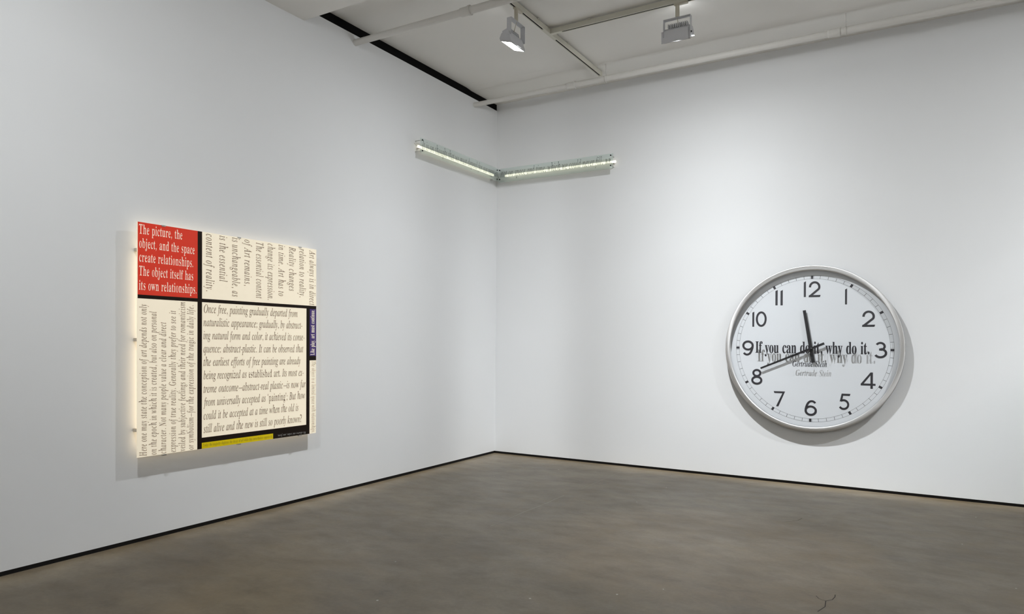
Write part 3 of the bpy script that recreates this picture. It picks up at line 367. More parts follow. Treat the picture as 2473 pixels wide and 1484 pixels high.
[486,[80,-13,38,-6,4,20,-16,63,-22,119,-19,166,-6,215,15,265,42,313,76,356,113,396,176,436,239,451,276,445,310,428,346,554,352,581,354,599,351,614,340,623,298,630,298,656,394,668,499,684,345,121,338,87,335,70,338,63,346,60,358,64,371,76,409,129,432,113,393,58,358,19,324,-6,288,-13,255,-6,236,15,228,51,231,80,239,111,201,55,164,17,125,-6],[140,61,161,67,185,84,207,111,227,144,262,223,285,303,292,362,290,390,278,407,258,412,239,407,217,391,175,336,135,263,108,183,99,147,96,115,100,92,109,74,122,64]],
[391,[127,-13,68,-3,23,28,-6,77,-16,143,-10,196,9,250,36,301,71,349,113,390,159,422,208,444,256,451,301,444,335,426,355,397,362,361,355,323,335,287,301,253,223,210,115,180,109,128,113,96,127,73,148,57,178,52,214,61,249,90,284,138,311,121,260,47,198,1],[122,212,166,227,204,249,237,276,260,308,276,343,281,378,279,396,272,407,262,416,249,418,217,404,183,367,150,301]],
[282,[192,540,166,546,145,559,131,579,127,605,131,630,145,650,166,665,192,669,217,665,237,650,252,630,256,605,252,579,237,559,217,546],[71,-12,42,-7,19,7,6,31,1,60,6,93,15,127,64,307,74,345,77,370,67,390,38,397,28,397,28,420,129,435,218,451,129,124,122,80,127,67,138,61,167,79,207,131,226,118,176,45,124,3]],
[519,[310,-13,274,-6,252,19,244,60,255,122,287,223,320,323,329,358,323,374,310,380,275,368,237,333,198,276,169,221,141,156,116,83,96,0,-20,0,61,307,73,349,76,370,65,390,35,397,26,397,25,420,220,451,169,281,223,356,272,409,320,441,372,451,413,442,438,418,445,377,438,329,415,247,361,83,365,68,378,63,391,67,406,80,442,131,464,116,423,60,387,19,349,-6]],
[380,[-20,0,61,307,73,349,76,370,65,390,35,397,26,397,25,420,220,451,166,275,210,354,249,407,287,439,306,448,323,451,354,444,371,422,377,386,374,356,362,335,343,322,320,317,294,324,271,346,262,351,228,327,185,255,138,141,96,0]],
[269,[44,-13,7,-6,-15,17,-22,57,-20,76,-16,102,65,397,19,397,19,432,84,464,143,514,195,579,236,579,195,436,272,436,260,397,183,397,112,150,102,112,97,81,102,65,112,60,143,79,186,138,210,124,169,64,128,20,87,-4]],
[519,[67,-13,26,-6,1,19,-7,60,0,109,22,189,55,307,67,370,57,390,28,397,19,397,17,420,106,434,212,451,118,115,111,77,115,63,129,58,164,70,201,105,243,164,300,287,343,438,460,438,365,83,370,70,380,64,393,68,407,81,425,102,445,132,467,118,426,61,390,19,352,-6,313,-13,285,-9,265,6,250,28,246,58,263,150,214,77,166,26,118,-4]],
[726,[322,-16,236,-9,164,16,106,57,64,111,39,178,31,255,36,326,55,394,86,460,127,519,178,572,237,614,287,640,338,658,390,669,445,674,508,668,582,650,608,646,627,653,642,674,665,674,623,461,597,461,585,538,556,594,527,618,490,633,448,639,406,631,364,613,323,582,266,512,218,418,186,311,175,210,180,154,195,106,220,70,253,42,295,26,346,20,388,26,419,42,439,68,454,108,480,210,489,260,484,281,473,292,451,298,416,301,416,324,691,324,691,300,682,300,656,294,640,278,618,218,575,45,495,10,410,-10]],
[537,[224,-16,161,-9,84,15,55,20,35,13,13,-10,-13,-10,38,210,65,210,65,204,74,122,103,65,132,39,167,23,211,19,243,23,272,36,297,57,316,81,327,111,332,141,327,170,317,195,300,221,276,247,207,311,143,375,124,403,111,429,103,457,102,489,108,540,128,583,159,621,199,649,249,668,303,674,361,666,431,647,454,643,477,650,498,671,524,671,477,468,448,468,450,480,450,490,445,533,434,567,413,598,388,620,359,634,326,639,287,631,253,610,230,576,223,535,227,508,242,482,287,429,319,399,352,370,394,327,426,284,447,236,454,183,447,125,426,77,393,36,348,7,291,-10]],
[626,[137,196,137,223,144,287,154,313,170,338,218,388,278,442,295,464,308,484,314,508,317,534,308,576,287,607,249,626,198,633,153,629,113,620,42,591,12,659,52,678,97,694,148,704,204,707,262,703,310,687,348,662,375,627,393,585,399,537,396,496,384,461,368,432,345,404,284,349,234,303,220,282,211,262,205,212,205,196],[175,-13,151,-10,131,1,119,22,115,52,119,83,131,103,151,115,175,118,198,115,217,103,230,83,234,52,230,22,217,1,198,-10]]]
ITALIC = "abcdefghijklmnopqrstuvwxyzABGHINORSTW"
BOLD = "abcdefghijklmnopqrstuvwxyzBILPT"
BOLD_ITALIC = "deinrtuGS"
GL = dict(zip(['i'+c for c in ITALIC] + ['b'+c for c in BOLD] + ['x'+c for c in BOLD_ITALIC] + ['??'], OUTLINES))
def circ(cx, cy, rx, ry, n=10): return [v for i in range(n) for v in (cx+rx*math.cos(2*PI*i/n), cy+ry*math.sin(2*PI*i/n))]
dot = circ(105, 48, 52, 55)
def comma(x, y, m=1):      # one outline: ball with a tail curling down to the left
    q = [0, 55, 35, 48, 56, 22, 56, -12, 40, -60, 8, -105, -42, -150, -58, -136, -14, -92, 4, -52, -30, -44, -50, -18, -50, 18, -32, 45]
    return [v for i in range(0, len(q), 2) for v in (x+m*q[i], y+m*q[i+1])]
P_ = {'.': [250, dot], ',': [250, comma(115, 46)], ':': [300, dot, circ(130, 372, 52, 55)], ';': [300, comma(115, 46), circ(140, 372, 52, 55)],
      '-': [340, [40, 205, 280, 205, 290, 250, 50, 250]], '—': [760, [40, 215, 720, 215, 724, 255, 44, 255]],
      '’': [250, comma(125, 620)], '‘': [250, comma(125, 560, -1)]}
def glyph(st, ch):
    if ch in P_: return P_[ch]
    if ch == '?': return GL['??']
    return GL[{'i': 'i', 'r': 'b', 'b': 'b', 'x': 'x'}[st] + ch]
def thin(poly, k):
    """draw in the stems sideways by k/1000 em, leaving hairline heights alone"""
    p = [Vector((poly[i], poly[i+1])) for i in range(0, len(poly), 2)]; n = len(p); out = []
    for i in range(n):
        e1 = (p[i]-p[i-1]); e2 = (p[(i+1)%n]-p[i]); e1 = e1.normalized() if e1.length else e1; e2 = e2.normalized() if e2.length else e2
        nx = (e1.y+e2.y)/2; out += [p[i].x - nx*k, p[i].y]
    return out
def sarea(q):
    n = len(q)//2; return sum(q[2*i]*q[(2*i+3)%(2*n)] - q[(2*i+2)%(2*n)]*q[2*i+1] for i in range(n))/2
def text_bm(runs, p0, p1, em, place, bm, slant=0.0, space=0.0, track=0.0, thinr=26, thini=0):
    """runs = [(style, string)], p0/p1 ends of the baseline, em = letter size, place(u, v) -> 3D"""
    polys = []; x = 0; xmin = None; xmax = 0
    for st, s in runs:
        for ch in s:
            if ch == ' ': x += 330 + space; continue
            g = glyph(st, ch)
            for q in g[1:]:
                q2 = [v*1.5 for v in q] if (ch in P_ and st == 'b') else list(q)
                if (st in 'rb' or thini) and ch not in P_:
                    big = max(g[1:], key=lambda k: abs(sarea(k))); sg = 1 if sarea(big) > 0 else -1
                    q2 = thin(q2, (thinr if st in 'rb' else thini)*sg)
                polys.append([(x+q2[i]+slant*q2[i+1], q2[i+1]) for i in range(0, len(q2), 2)])
            xs = [x+q[i] for q in g[1:] for i in range(0, len(q), 2)]
            xmin = min(xs) if xmin is None else xmin; xmax = max(xmax, max(xs)); x += g[0] + track
    cu = bpy.data.curves.new('tmp', 'CURVE'); cu.dimensions = '2D'; cu.fill_mode = 'FRONT'
    for q in polys:
        s = cu.splines.new('POLY'); s.points.add(len(q)-1); s.use_cyclic_u = True
        for k, (a, b) in enumerate(q): s.points[k].co = (a/1000, b/1000, 0, 1)
    o = bpy.data.objects.new('tmp', cu); C.objects.link(o); dg = bpy.context.evaluated_depsgraph_get(); dg.update()
    me = o.evaluated_get(dg).to_mesh()
    p0 = Vector(p0); p1 = Vector(p1); L = (p1-p0).length; e = (p1-p0)/L; n = Vector((-e.y, e.x)); k = L/((xmax-xmin)/1000)
    vv = []
    for v in me.vertices:
        q = p0 + e*((v.co.x-xmin/1000)*k) + n*(v.co.y*em); vv.append(bm.verts.new(place(q.x, q.y)))
    for p in me.polygons:
        try: bm.faces.new([vv[i] for i in p.vertices])
        except ValueError: pass
    o.evaluated_get(dg).to_mesh_clear(); bpy.data.objects.remove(o); bpy.data.curves.remove(cu)

# ------------------------------------------------------------------ the lit text panel on the left wall
PD = .07
def shear(u, v): return (u-.0055*(v-1.49), v-.004*(u+4.11))
root = thing('light_panel', 'backlit text panel of cream, red, yellow and purple fields on the left wall', 'artwork', (0, -4.11, .63))
def field(name, u0, u1, v0, v1, m, x0, x1):
    bm = box(x0, x1, u0, u1, v0, v1)
    for v in bm.verts: v.co.y, v.co.z = shear(v.co.y, v.co.z)
    return put(obj(name, bm, m), root)
def acrylic(name, col, k, rough=.35):
    # translucent print lit from behind by the tubes: a low, even glow of its own colour
    m = mat(name, col, rough, spec=.35); b = m.node_tree.nodes['Principled BSDF']
    b.inputs['Emission Color'].default_value = (*col, 1); b.inputs['Emission Strength'].default_value = k; return m
M_cream = acrylic('cream_acrylic', (.82, .73, .57), .42)
M_red = acrylic('red_acrylic', (.66, .036, .014), .22); M_yel = acrylic('yellow_acrylic', (.78, .60, .0), .08)
M_pur = acrylic('purple_acrylic', (.06, .03, .17), .04); M_band = mat('black_print', (.012, .006, .003), .5, spec=.15)
M_ink = mat('brown_ink', (.17, .105, .068), .5); M_ink2 = mat('pale_brown_ink', (.36, .28, .20), .5)
M_white = acrylic('cream_letters', (.84, .76, .62), .36); M_yink = mat('olive_ink', (.30, .20, .01), .5); M_grey = mat('grey_letters', (.42, .40, .38), .5)
U0, U1, V0, V1 = -4.967, -3.253, .632, 2.338
put_ = field('acrylic_sheet', U0, U1, V0, V1, M_cream, PD-.012, PD-.0012)
a, b_ = PD-.0012, PD-.0002
o = field('red_field', U0, -4.485, 1.8125, V1, M_red, a, b_); o['label'] = 'red field with cream lettering'
o = field('purple_field', -3.332, U1, 1.350, 1.783, M_pur, a, b_); o['label'] = 'narrow dark purple field with cream lettering'
o = field('yellow_field', -4.446, -3.749, V0, .679, M_yel, a, b_); o['label'] = 'yellow strip with small brown lettering'
for q in [(-4.485, -4.446, V0, V1), (U0, -4.485, 1.7855, 1.8125), (-4.446, U1, 1.7855, 1.8125), (-3.371, -3.332, .719, 1.7855),
          (-3.332, U1, 1.309, 1.350), (-4.446, -3.332, .679, .719), (-3.749, -3.332, V0, .679), (-3.371, -3.331, .679, .719) ]:
    if q[:2] == (-3.371, -3.331): continue
    field('black_band', *q, M_band, a, b_)
field('black_band', -3.332, U1, 1.783, 1.7855, M_band, a, b_)
IT = 'i'
BLK = {
 'red': (M_white, .1085, 0, [("The picture, the",(-4.963,2.2569),(-4.6195,2.2559)),("object, and the space",(-4.9611,2.1564),(-4.5144,2.1548)),("create relationships.",(-4.9604,2.0554),(-4.5279,2.0535)),("The object itself has",(-4.961,1.9552),(-4.5257,1.951)),("its own relationships.",(-4.9603,1.8512),(-4.4975,1.8503))]),
 'top': (M_ink, .113, 0, [("content of reality.",(-4.4158,2.3281),(-4.4124,1.8754)),("is the essential",(-4.2944,2.3288),(-4.2917,1.9607)),("is unchangeable, as",(-4.174,2.3294),(-4.1703,1.8458)),("of Art remains,",(-4.0549,2.3282),(-4.0519,1.944)),("The essential content",(-3.9364,2.3205),(-3.9327,1.8457)),("change its expression.",(-3.8161,2.3239),(-3.8122,1.8392)),("in time. Art has to",(-3.6993,2.3262),(-3.6957,1.8792)),("Reality changes",(-3.5799,2.3233),(-3.5767,1.9315)),("relation to reality.",(-3.4614,2.3204),(-3.4577,1.8821)),("Art always is in direct",(-3.3419,2.3201),(-3.3376,1.8154))]),
 'left': (M_ink, .083, 0, [("Here one may state the conception of art depends not only",(-4.8934,.6427),(-4.9015,1.7481)),("on the epoch in which it is created, but also on personal",(-4.8173,.6414),(-4.8246,1.698)),("character. Not many people value a clear and direct",(-4.7416,.6405),(-4.7484,1.6211)),("expression of true reality. Generally they prefer to see it",(-4.6629,.6409),(-4.6705,1.7106)),("veiled by subjective feelings and their need for romanticism",(-4.5847,.6388),(-4.5928,1.7791)),("or symbolism—for the expression of the tragic in daily life.",(-4.5134,.6411),(-4.5215,1.7567))]),
 'mid': (M_ink, .101, 0, [("Once free, painting gradually departed from",(-4.4303,1.7046),(-3.4789,1.6999)),("naturalistic appearance; gradually, by abstract-",(-4.4336,1.5989),(-3.4215,1.5963)),("ing natural form and color, it achieved its conse-",(-4.4328,1.4951),(-3.394,1.489)),("quence: abstract-plastic. It can be observed that",(-4.432,1.3905),(-3.4069,1.3821)),("the earliest efforts of free painting are already",(-4.4302,1.2852),(-3.4398,1.2735)),([('i',"being recognized as "),('r',"established art."),('i'," Its most ex-")],(-4.4294,1.18),(-3.4036,1.1679)),("treme outcome—abstract-real plastic—is now far",(-4.4286,1.073),(-3.3775,1.0615)),([('i',"from universally accepted as "),('r',"‘painting’"),('i',"; But how")],(-4.4278,.9677),(-3.386,.9578)),("could it be accepted at a time when the old is",(-4.427,.8607),(-3.4616,.8531)),("still alive and the new is still so poorly known?",(-4.4263,.7567),(-3.4212,.7477))]),
 'purple': (M_white, .076, 0, [("Like play, art must continue.",(-3.2729,1.3534),(-3.2765,1.7725))]),
 'low': (M_ink2, .073, 0, [("The object is a limited space with relationships.",(-3.3059,1.2953),(-3.3001,.6327))]),
 'yellow': (M_yink, .035, 0, [("Today the majority deplores the decay of art while they nevertheless oppress it.",(-4.431,.6484),(-3.7564,.6434))]),
 'black': (M_grey, .030, 0, [("We observe one color, one form.",(-3.374,.6559),(-3.6961,.6601))]),
}
LAB = {'red': 'large cream lettering in five lines', 'top': 'brown italic lettering in ten lines reading downwards', 'left': 'brown italic lettering in six lines reading upwards',
       'mid': 'brown italic lettering in ten level lines', 'purple': 'one upright line of cream lettering', 'low': 'one line of pale brown lettering reading downwards',
       'yellow': 'one line of small brown lettering', 'black': 'small grey lettering upside down'}
for k, (m, em, sl, lines) in BLK.items():
    bm = bmesh.new()
    for t, p0, p1 in lines:
        st = 'r' if k in ('red', 'purple', 'yellow') else 'i'
        runs = t if isinstance(t, list) else [(st, t)]
        tk = {'red': 15, 'left': 95, 'top': 95, 'mid': 12, 'low': 70}.get(k, 10)
        th = {'red': 26, 'purple': 6, 'yellow': 24}.get(k, 34)
        text_bm(runs, p0, p1, em*.96, lambda u, v: (PD+.0002, u, v), bm, slant=0 if st == 'r' else -.04, track=tk, thinr=th, thini=4)
    o = put(obj('lettering', bm, m), root); o['label'] = LAB[k]
# holders: steel clips on the edges, square stand-offs back to the wall
for u, v in [(-4.7736, 2.338), (-4.1055, 2.336), (-3.4527, 2.334)]:
    put(obj('clip', box(PD-.018, PD+.003, u-.016, u+.016, v-.005, v+.005, bev=.001), M_chrome), root)
for u, v in [(-4.7551, .629), (-4.0923, .6275), (-3.4382, .6255)]:
    put(obj('clip', box(PD-.018, PD+.003, u-.016, u+.016, v-.005, v+.005, bev=.001), M_chrome), root)
M_standoff = mat('clear_standoff', (.62, .55, .45), .25, .3)
for v in (2.1428, 1.4891, .8313):
    put(obj('standoff', box(.003, PD-.012, U0+.008, U0+.032, v-.012, v+.012, bev=.002), M_standoff), root)
    put(obj('standoff', box(.003, PD-.012, U1-.022, U1+.003, v-.014, v+.014, bev=.002), M_standoff), root)
for u in (-4.905, -4.55, -4.17, -3.79, -3.42, -3.29):
    put(obj('neon_tube', tube((.032, u, V0+.09), (.032, u, V1-.14), .0075, 10), M_neon, smooth=True), root)

# ------------------------------------------------------------------ glass and neon text in the corner
NB = .10
M_letter = mat('green_black_letters', (.02, .028, .022), .4)
rb = thing('neon_text_bar', 'green glass strip with lettering over a neon tube, on the left wall by the corner', 'artwork', (0, -.9, 3.58), group=None)
put(obj('glass_strip', box(NB-.006, NB, -1.755, -.105, 3.586, 3.752), M_glassbar), rb)
put(obj('neon_tube', tube((.045, -1.735, 3.668), (.045, -.16, 3.668), .014, 14), M_neonbar, smooth=True), rb)
put(obj('cable', path_tube([(0, -1.745, 3.705), (.012, -1.75, 3.70), (.02, -1.752, 3.69), (.03, -1.748, 3.677), (.045, -1.735, 3.668)], .003, 6), mat('cable_white', (.6, .58, .5), .5)), rb)
put(obj('tube_holder', box(0, .045, -1.70, -1.685, 3.655, 3.66), M_chrome), rb)
for u, v in [(-1.724, 3.732), (-1.724, 3.613), (-.155, 3.727), (-.155, 3.609)]:
    s = put(obj('standoff_rod', tube((0, u, v), (NB-.006, u, v), .004, 8), M_chrome, smooth=True), rb)
    put(obj('screw_cap', tube((NB, u, v), (NB+.007, u, v), .0085, 12), M_dark, smooth=True), rb)
bm = bmesh.new(); text_bm([('i', "It is on thought that we must depend for our recovery,")], (-1.727, 3.637), (-.112, 3.638), .140, lambda u, v: (NB+.0006, u, v), bm, track=30, space=0, thini=13)
put(obj('lettering', bm, M_letter), rb)
rc = thing('neon_text_bar', 'green glass strip with lettering over a neon tube, on the right wall by the corner', 'artwork', (.9, 0, 3.58))
put(obj('glass_strip', box(.098, 1.703, -NB, -NB+.006, 3.573, 3.752), M_glassbar), rc)
put(obj('neon_tube', tube((.16, -.045, 3.668), (1.715, -.045, 3.664), .014, 14), M_neonbar, smooth=True), rc)
put(obj('tube_holder', box(1.66, 1.675, -.045, 0, 3.652, 3.658), M_chrome), rc)
for u, v in [(.108, 3.733), (.108, 3.615), (1.673, 3.731), (1.673, 3.6095)]:
    put(obj('standoff_rod', tube((u, 0, v), (u, -NB+.006, v), .004, 8), M_chrome, smooth=True), rc)
    put(obj('screw_cap', tube((u, -NB, v), (u, -NB-.007, v), .0085, 12), M_dark, smooth=True), rc)
bm = bmesh.new()
text_bm([('i', "not on space and time, which we could never fill.")], (.123, 3.641), (1.5685, 3.633), .145, lambda u, v: (u, -NB-.0006, v), bm, track=20, space=-20, thini=13)
text_bm([('r', "BP")], (1.605, 3.633), (1.669, 3.632), .092, lambda u, v: (u, -NB-.0006, v), bm, track=420, thinr=20)
for u in (1.636, 1.677): 
    q = circ(0, 0, .0042, .006, 8); bm.faces.new([bm.verts.new((u+q[i], -NB-.0006, 3.637+q[i+1])) for i in range(0, 16, 2)][::-1])
put(obj('lettering', bm, M_letter), rc)

# ------------------------------------------------------------------ the wall clock
CXc, CZc, RO = 3.902, 1.435, .868
ck = thing('wall_clock', 'giant round wall clock with brushed steel rim, black numerals and a printed quotation', 'clock', (CXc, 0, CZc))
def lathe(prof, n=128, close=False):
    bm = bmesh.new(); R = []
    for r, d in prof:
        R.append([bm.verts.new((CXc+r*math.sin(2*PI*i/n), -d, CZc+r*math.cos(2*PI*i/n))) for i in range(n)])
    prs = list(zip(R, R[1:])) + ([(R[-1], R[0])] if close else [])
    for A, B in prs:
        for i in range(n): bm.faces.new((A[i], A[(i+1)%n], B[(i+1)%n], B[i]))
    bmesh.ops.recalc_face_normals(bm, faces=bm.faces[:])
    return bm
def disc(r, d0, d1, n=128): return tube((CXc, -d0, CZc), (CXc, -d1, CZc), r, n)
M_rim = mat('brushed_steel', (.80, .795, .79), .27, 1)
b = M_rim.node_tree.nodes['Principled BSDF']
b.inputs['Anisotropic'].default_value = .75; tg = nd(M_rim, 'ShaderNodeTangent', direction_type='RADIAL', axis='Y'); lk(M_rim, tg.outputs[0], b.inputs['Tangent'])
tc = nd(M_rim, 'ShaderNodeTexCoord'); mp = nd(M_rim, 'ShaderNodeMapping'); mp.inputs['Location'].default_value = (-CXc, 0, -CZc); gr = nd(M_rim, 'ShaderNodeTexNoise'); gr.inputs['Scale'].default_value = 90; gr.inputs['Detail'].default_value = 4
lk(M_rim, tc.outputs['Object'], mp.inputs[0]); lk(M_rim, tc.outputs['Object'], gr.inputs['Vector'])
rr = nd(M_rim, 'ShaderNodeMapRange'); rr.inputs[3].default_value = .34; rr.inputs[4].default_value = .46; lk(M_rim, gr.outputs['Fac'], rr.inputs[0]); lk(M_rim, rr.outputs[0], b.inputs['Roughness'])
put(obj('case', disc(.85, .0015, .010), M_rim), ck)
o = put(obj('rim', lathe([(RO-.006, .003), (RO, .006), (RO, .060), (RO-.003, .065), (RO-.008, .067), (.826, .063), (.819, .056), (.8175, .010), (RO-.01, .003)], 160, True), M_rim, smooth=True), ck)
o.data.set_sharp_from_angle(angle=.6)
M_dial = mat('dial_white', (.885, .90, .92), .5, spec=.3)
put(obj('dial', disc(.8174, .009, .012), M_dial), ck)
M_print = mat('numeral_black', (.03, .028, .034), .5)
DX, DZ, ROT = 3.9067, 1.4352, .0062
def dp(r, a, d=.0126):
    a += ROT; return (DX+r*math.sin(a), -d, DZ+r*math.cos(a))
bm = bmesh.new()
def arcquad(r0, r1, a0, a1, n=1, d=.0126):
    for i in range(n):
        s, t = a0+(a1-a0)*i/n, a0+(a1-a0)*(i+1)/n
        bm.faces.new([bm.verts.new(dp(*q, d)) for q in ((r0, s), (r0, t), (r1, t), (r1, s))])
for r in (0.7656, 0.7326): arcquad(r-.0008, r+.0008, 0, 2*PI, 180)
for k in range(60):
    a = k*PI/30
    if k % 5: arcquad(0.7326, 0.7656, a-.0022, a+.0022)
    elif k % 15 == 0:
        for s in (-1, 1): arcquad(0.7326, 0.7656, a+s*.025-.0011, a+s*.025+.0011)
put(obj('minute_track', bm, M_print), ck)
for k in range(12):
    bm = bmesh.new(); arcquad(0.7326, 0.7656, k*PI/6-.0155, k*PI/6+.0155); put(obj('hour_mark', bm, M_print), ck)
# numerals drawn as strokes in a unit-high box, then fitted to their place on the dial
def arc(cx, cy, rx, ry, a0, a1, n=20): return [(cx+rx*math.cos(math.radians(a0+(a1-a0)*i/n)), cy+ry*math.sin(math.radians(a0+(a1-a0)*i/n))) for i in range(n+1)]
T = .128
def bez(p0, p1, p2, p3, n=14): return [tuple((1-t)**3*a+3*t*(1-t)**2*b+3*t*t*(1-t)*c+t**3*d for a, b, c, d in zip(p0, p1, p2, p3)) for t in [i/n for i in range(n+1)]]
six = [bez((.60, .80), (.50, .97), (.27, .97), (.16, .72)) + bez((.16, .72), (.08, .54), (.064, .42), (.064, .32), 8)[1:], arc(.35, .325, .286, .262, 0, 360, 36)]
DG = {'2': ([arc(.35, .645, .27, .29, 185, -28, 24) + [(.10, .075)]], [[(0, 0), (.66, 0), (.70, T), (.02, T)]]),
      '3': ([arc(.31, .725, .225, .211, 152, -85, 22), arc(.31, .315, .30, .251, 88, -152, 26), [(.24, .535), (.34, .535)]], []),
      '4': ([], [[(.545, 0), (.68, 0), (.68, 1), (.545, 1)], [(0, .19), (.83, .19), (.83, .315), (0, .315)], [(0, .19), (.12, .24), (.68, 1), (.545, 1), (0, .29)]]),
      '5': ([arc(.30, .33, .285, .268, 128, -148, 26)], [[(.17, .875), (.68, .875), (.72, 1), (.17, 1)], [(.17, 1), (.30, 1), (.20, .56), (.05, .50)]]),
      '6': (six, []), '9': ([[(.70-x, 1-y) for x, y in s] for s in six], []),
      '7': ([], [[(.08, .875), (.70, .875), (.75, 1), (.04, 1)], [(.60, .93), (.75, 1), (.34, 0), (.19, 0)]]),
      '8': ([arc(.34, .745, .215, .193, 0, 360, 30), arc(.34, .285, .278, .222, 0, 360, 34)], []),
      '0': ([arc(.34, .5, .277, .437, 0, 360, 40)], []),
      '1': ([], [[(0, 0), (.14, 0), (.14, 1), (0, .93)]])}
def stroke(pts, t, out):
    closed = abs(pts[0][0]-pts[-1][0])+abs(pts[0][1]-pts[-1][1]) < 1e-6; n = len(pts); L = []
    for i in range(n):
        a = Vector(pts[(i-1) % (n-1)] if closed else pts[max(i-1, 0)]); b = Vector(pts[(i+1) % (n-1)] if closed else pts[min(i+1, n-1)])
        d = (b-a).normalized(); q = Vector((-d.y, d.x))*t/2; p = Vector(pts[i]); L.append((p+q, p-q))
    for (a, b), (c, d) in zip(L, L[1:]): out.append([a, b, d, c])
NUM = {'12': [('1', 3.8308, 1.9788, 3.8518, 2.1449), ('2', 3.878, 1.9762, 3.9947, 2.1414)], '1': [('1', 4.2255, 1.8931, 4.2441, 2.0576)], '2': [('2', 4.3832, 1.6634, 4.5015, 1.8267)],
       '3': [('3', 4.4974, 1.3483, 4.6102, 1.5116)], '4': [('4', 4.3748, 1.0384, 4.5087, 1.2031)], '5': [('5', 4.1759, 0.8118, 4.2816, 0.979)], '6': [('6', 3.8464, 0.7334, 3.9662, 0.8974)],
       '7': [('7', 3.5359, 0.8147, 3.6516, 0.9766)], '8': [('8', 3.302, 1.0395, 3.4184, 1.2097)], '9': [('9', 3.2046, 1.3537, 3.3254, 1.5192)],
       '10': [('1', 3.3092, 1.6684, 3.329, 1.8333), ('0', 3.3459, 1.668, 3.4589, 1.8349)], '11': [('1', 3.5469, 1.8971, 3.5701, 2.0623), ('1', 3.5987, 1.896, 3.6218, 2.0607)]}
for k in NUM:
    bm = bmesh.new()
    for ch, x0, z0, x1, z1 in NUM[k]:
        polys = []
        for s in DG[ch][0]: stroke(s, T, polys)
        polys += [[Vector(p) for p in q] for q in DG[ch][1]]
        ax = [p.x for q in polys for p in q]; az = [p.y for q in polys for p in q]
        fx = lambda p, i=0: (x0+(p.x-min(ax))/(max(ax)-min(ax))*(x1-x0), -.0127-i*.00003, z0+(p.y-min(az))/(max(az)-min(az))*(z1-z0))
        for i, q in enumerate(polys): bm.faces.new([bm.verts.new(fx(p, i)) for p in q])
    o = put(obj('numeral', bm, M_print), ck); o['label'] = 'black numeral ' + k
# hands
M_hand = mat('hand_black', (.012, .011, .013), .45)
def hand(name, tip, tail, w0, w1, d):
    t = Vector(tip); s = Vector(tail); e = (t-s).normalized(); n = Vector((-e.y, e.x))
    q = [s-n*w0/2, s+n*w0/2, t+n*w1/2, t-n*w1/2]
    return put(obj(name, prism([(p.x, p.y) for p in q], 1, -d, -d-.004), M_hand), ck)
hand('hour_hand', (3.8397, 1.8385), (3.93, 1.291), .036, .030, .031)
hand('minute_hand', (3.4043, 1.2193), (4.0357, 1.4926), .024, .019, .038)
put(obj('hand_hub', tube((DX+.004, -.012, DZ), (DX+.004, -.044, DZ), .014, 20), M_hand, smooth=True), ck)
put(obj('glass', disc(.8215, .0550, .0568), M_glass), ck)
bm = bmesh.new()
text_bm([('b', "If you can do it, why do it.")], (3.3547, 1.3862), (4.4488, 1.3859), .186, lambda u, v: (u, -.0625, v), bm, track=-2, space=15, thinr=-14)
put(obj('quotation', bm, mat('quotation_black', (.022, .02, .025), .5)), ck)['label'] = 'large condensed black serif line printed on the glass'
bm = bmesh.new()
text_bm([('x', "Gertrude Stein")], (3.7316, 1.2478), (4.0651, 1.2488), .093, lambda u, v: (u, -.0625, v), bm, track=0)
put(obj('author_line', bm, bpy.data.materials['quotation_black']), ck)['label'] = 'small black italic name printed on the glass'

# ------------------------------------------------------------------ sprinkler pipes under the ceiling
def ring(cx, cy, cz, r, t, axis, n=20, a0=0, a1=360):
    pts = []
    for i in range(n+1):
        a = math.radians(a0+(a1-a0)*i/n); c, s = r*math.cos(a), r*math.sin(a)
        pts.append((cx, cy+c, cz+s) if axis == 0 else (cx+c, cy, cz+s))
    return path_tube(pts, t, 6)
def pipe(label, y, z, xa, xb, rad, coup, hang, loc):
    p = thing('sprinkler_pipe', label, 'pipe', loc)
    segs = []; xs = [xa] + coup + [xb]
    for i, (a, b) in enumerate(zip(xs, xs[1:])):
        put(obj('pipe_run', tube((a, y, z), (b, y, z), rad + .003*i, 24), M_pipe, smooth=True), p).data.set_sharp_from_angle(angle=.8)
    for x in coup:
        r = rad+.009; bm = tube((x-.055, y, z), (x-.045, y, z), rad+.004, 24, r1=r); tube((x-.045, y, z), (x+.035, y, z), r, 24, bm); tube((x+.035, y, z), (x+.055, y, z), r+.005, 24, bm)
        put(obj('coupling', bm, M_pipe, smooth=True), p).data.set_sharp_from_angle(angle=.5)
    for x in hang:
        bm = ring(x, y, z, rad+.010, .004, 0, 24); path_tube([(x, y, z+rad+.012), (x, y-.012, z+rad+.035), (x, y-.015, z+rad+.05)], .0045, 6, bm)
        h = put(obj('hanger', bm, M_pipe, smooth=True), p)
        put(obj('hanger_rod', tube((x, y-.015, z+rad+.05), (x, y-.015, 4.645), .004, 8), M_pipe, smooth=True), p)
    return p
pipe('white painted pipe crossing the ceiling over the left wall, nearer the camera', -2.69, 4.483, -.04, 9.55, .031, [1.345], [], (0, -2.69, 4.45))
pipe('white painted pipe under the ceiling along the right wall', -.548, 4.483, -.04, 9.55, .029, [1.36, 4.165], [1.80, 4.27, 7.5], (0, -.548, 4.45))

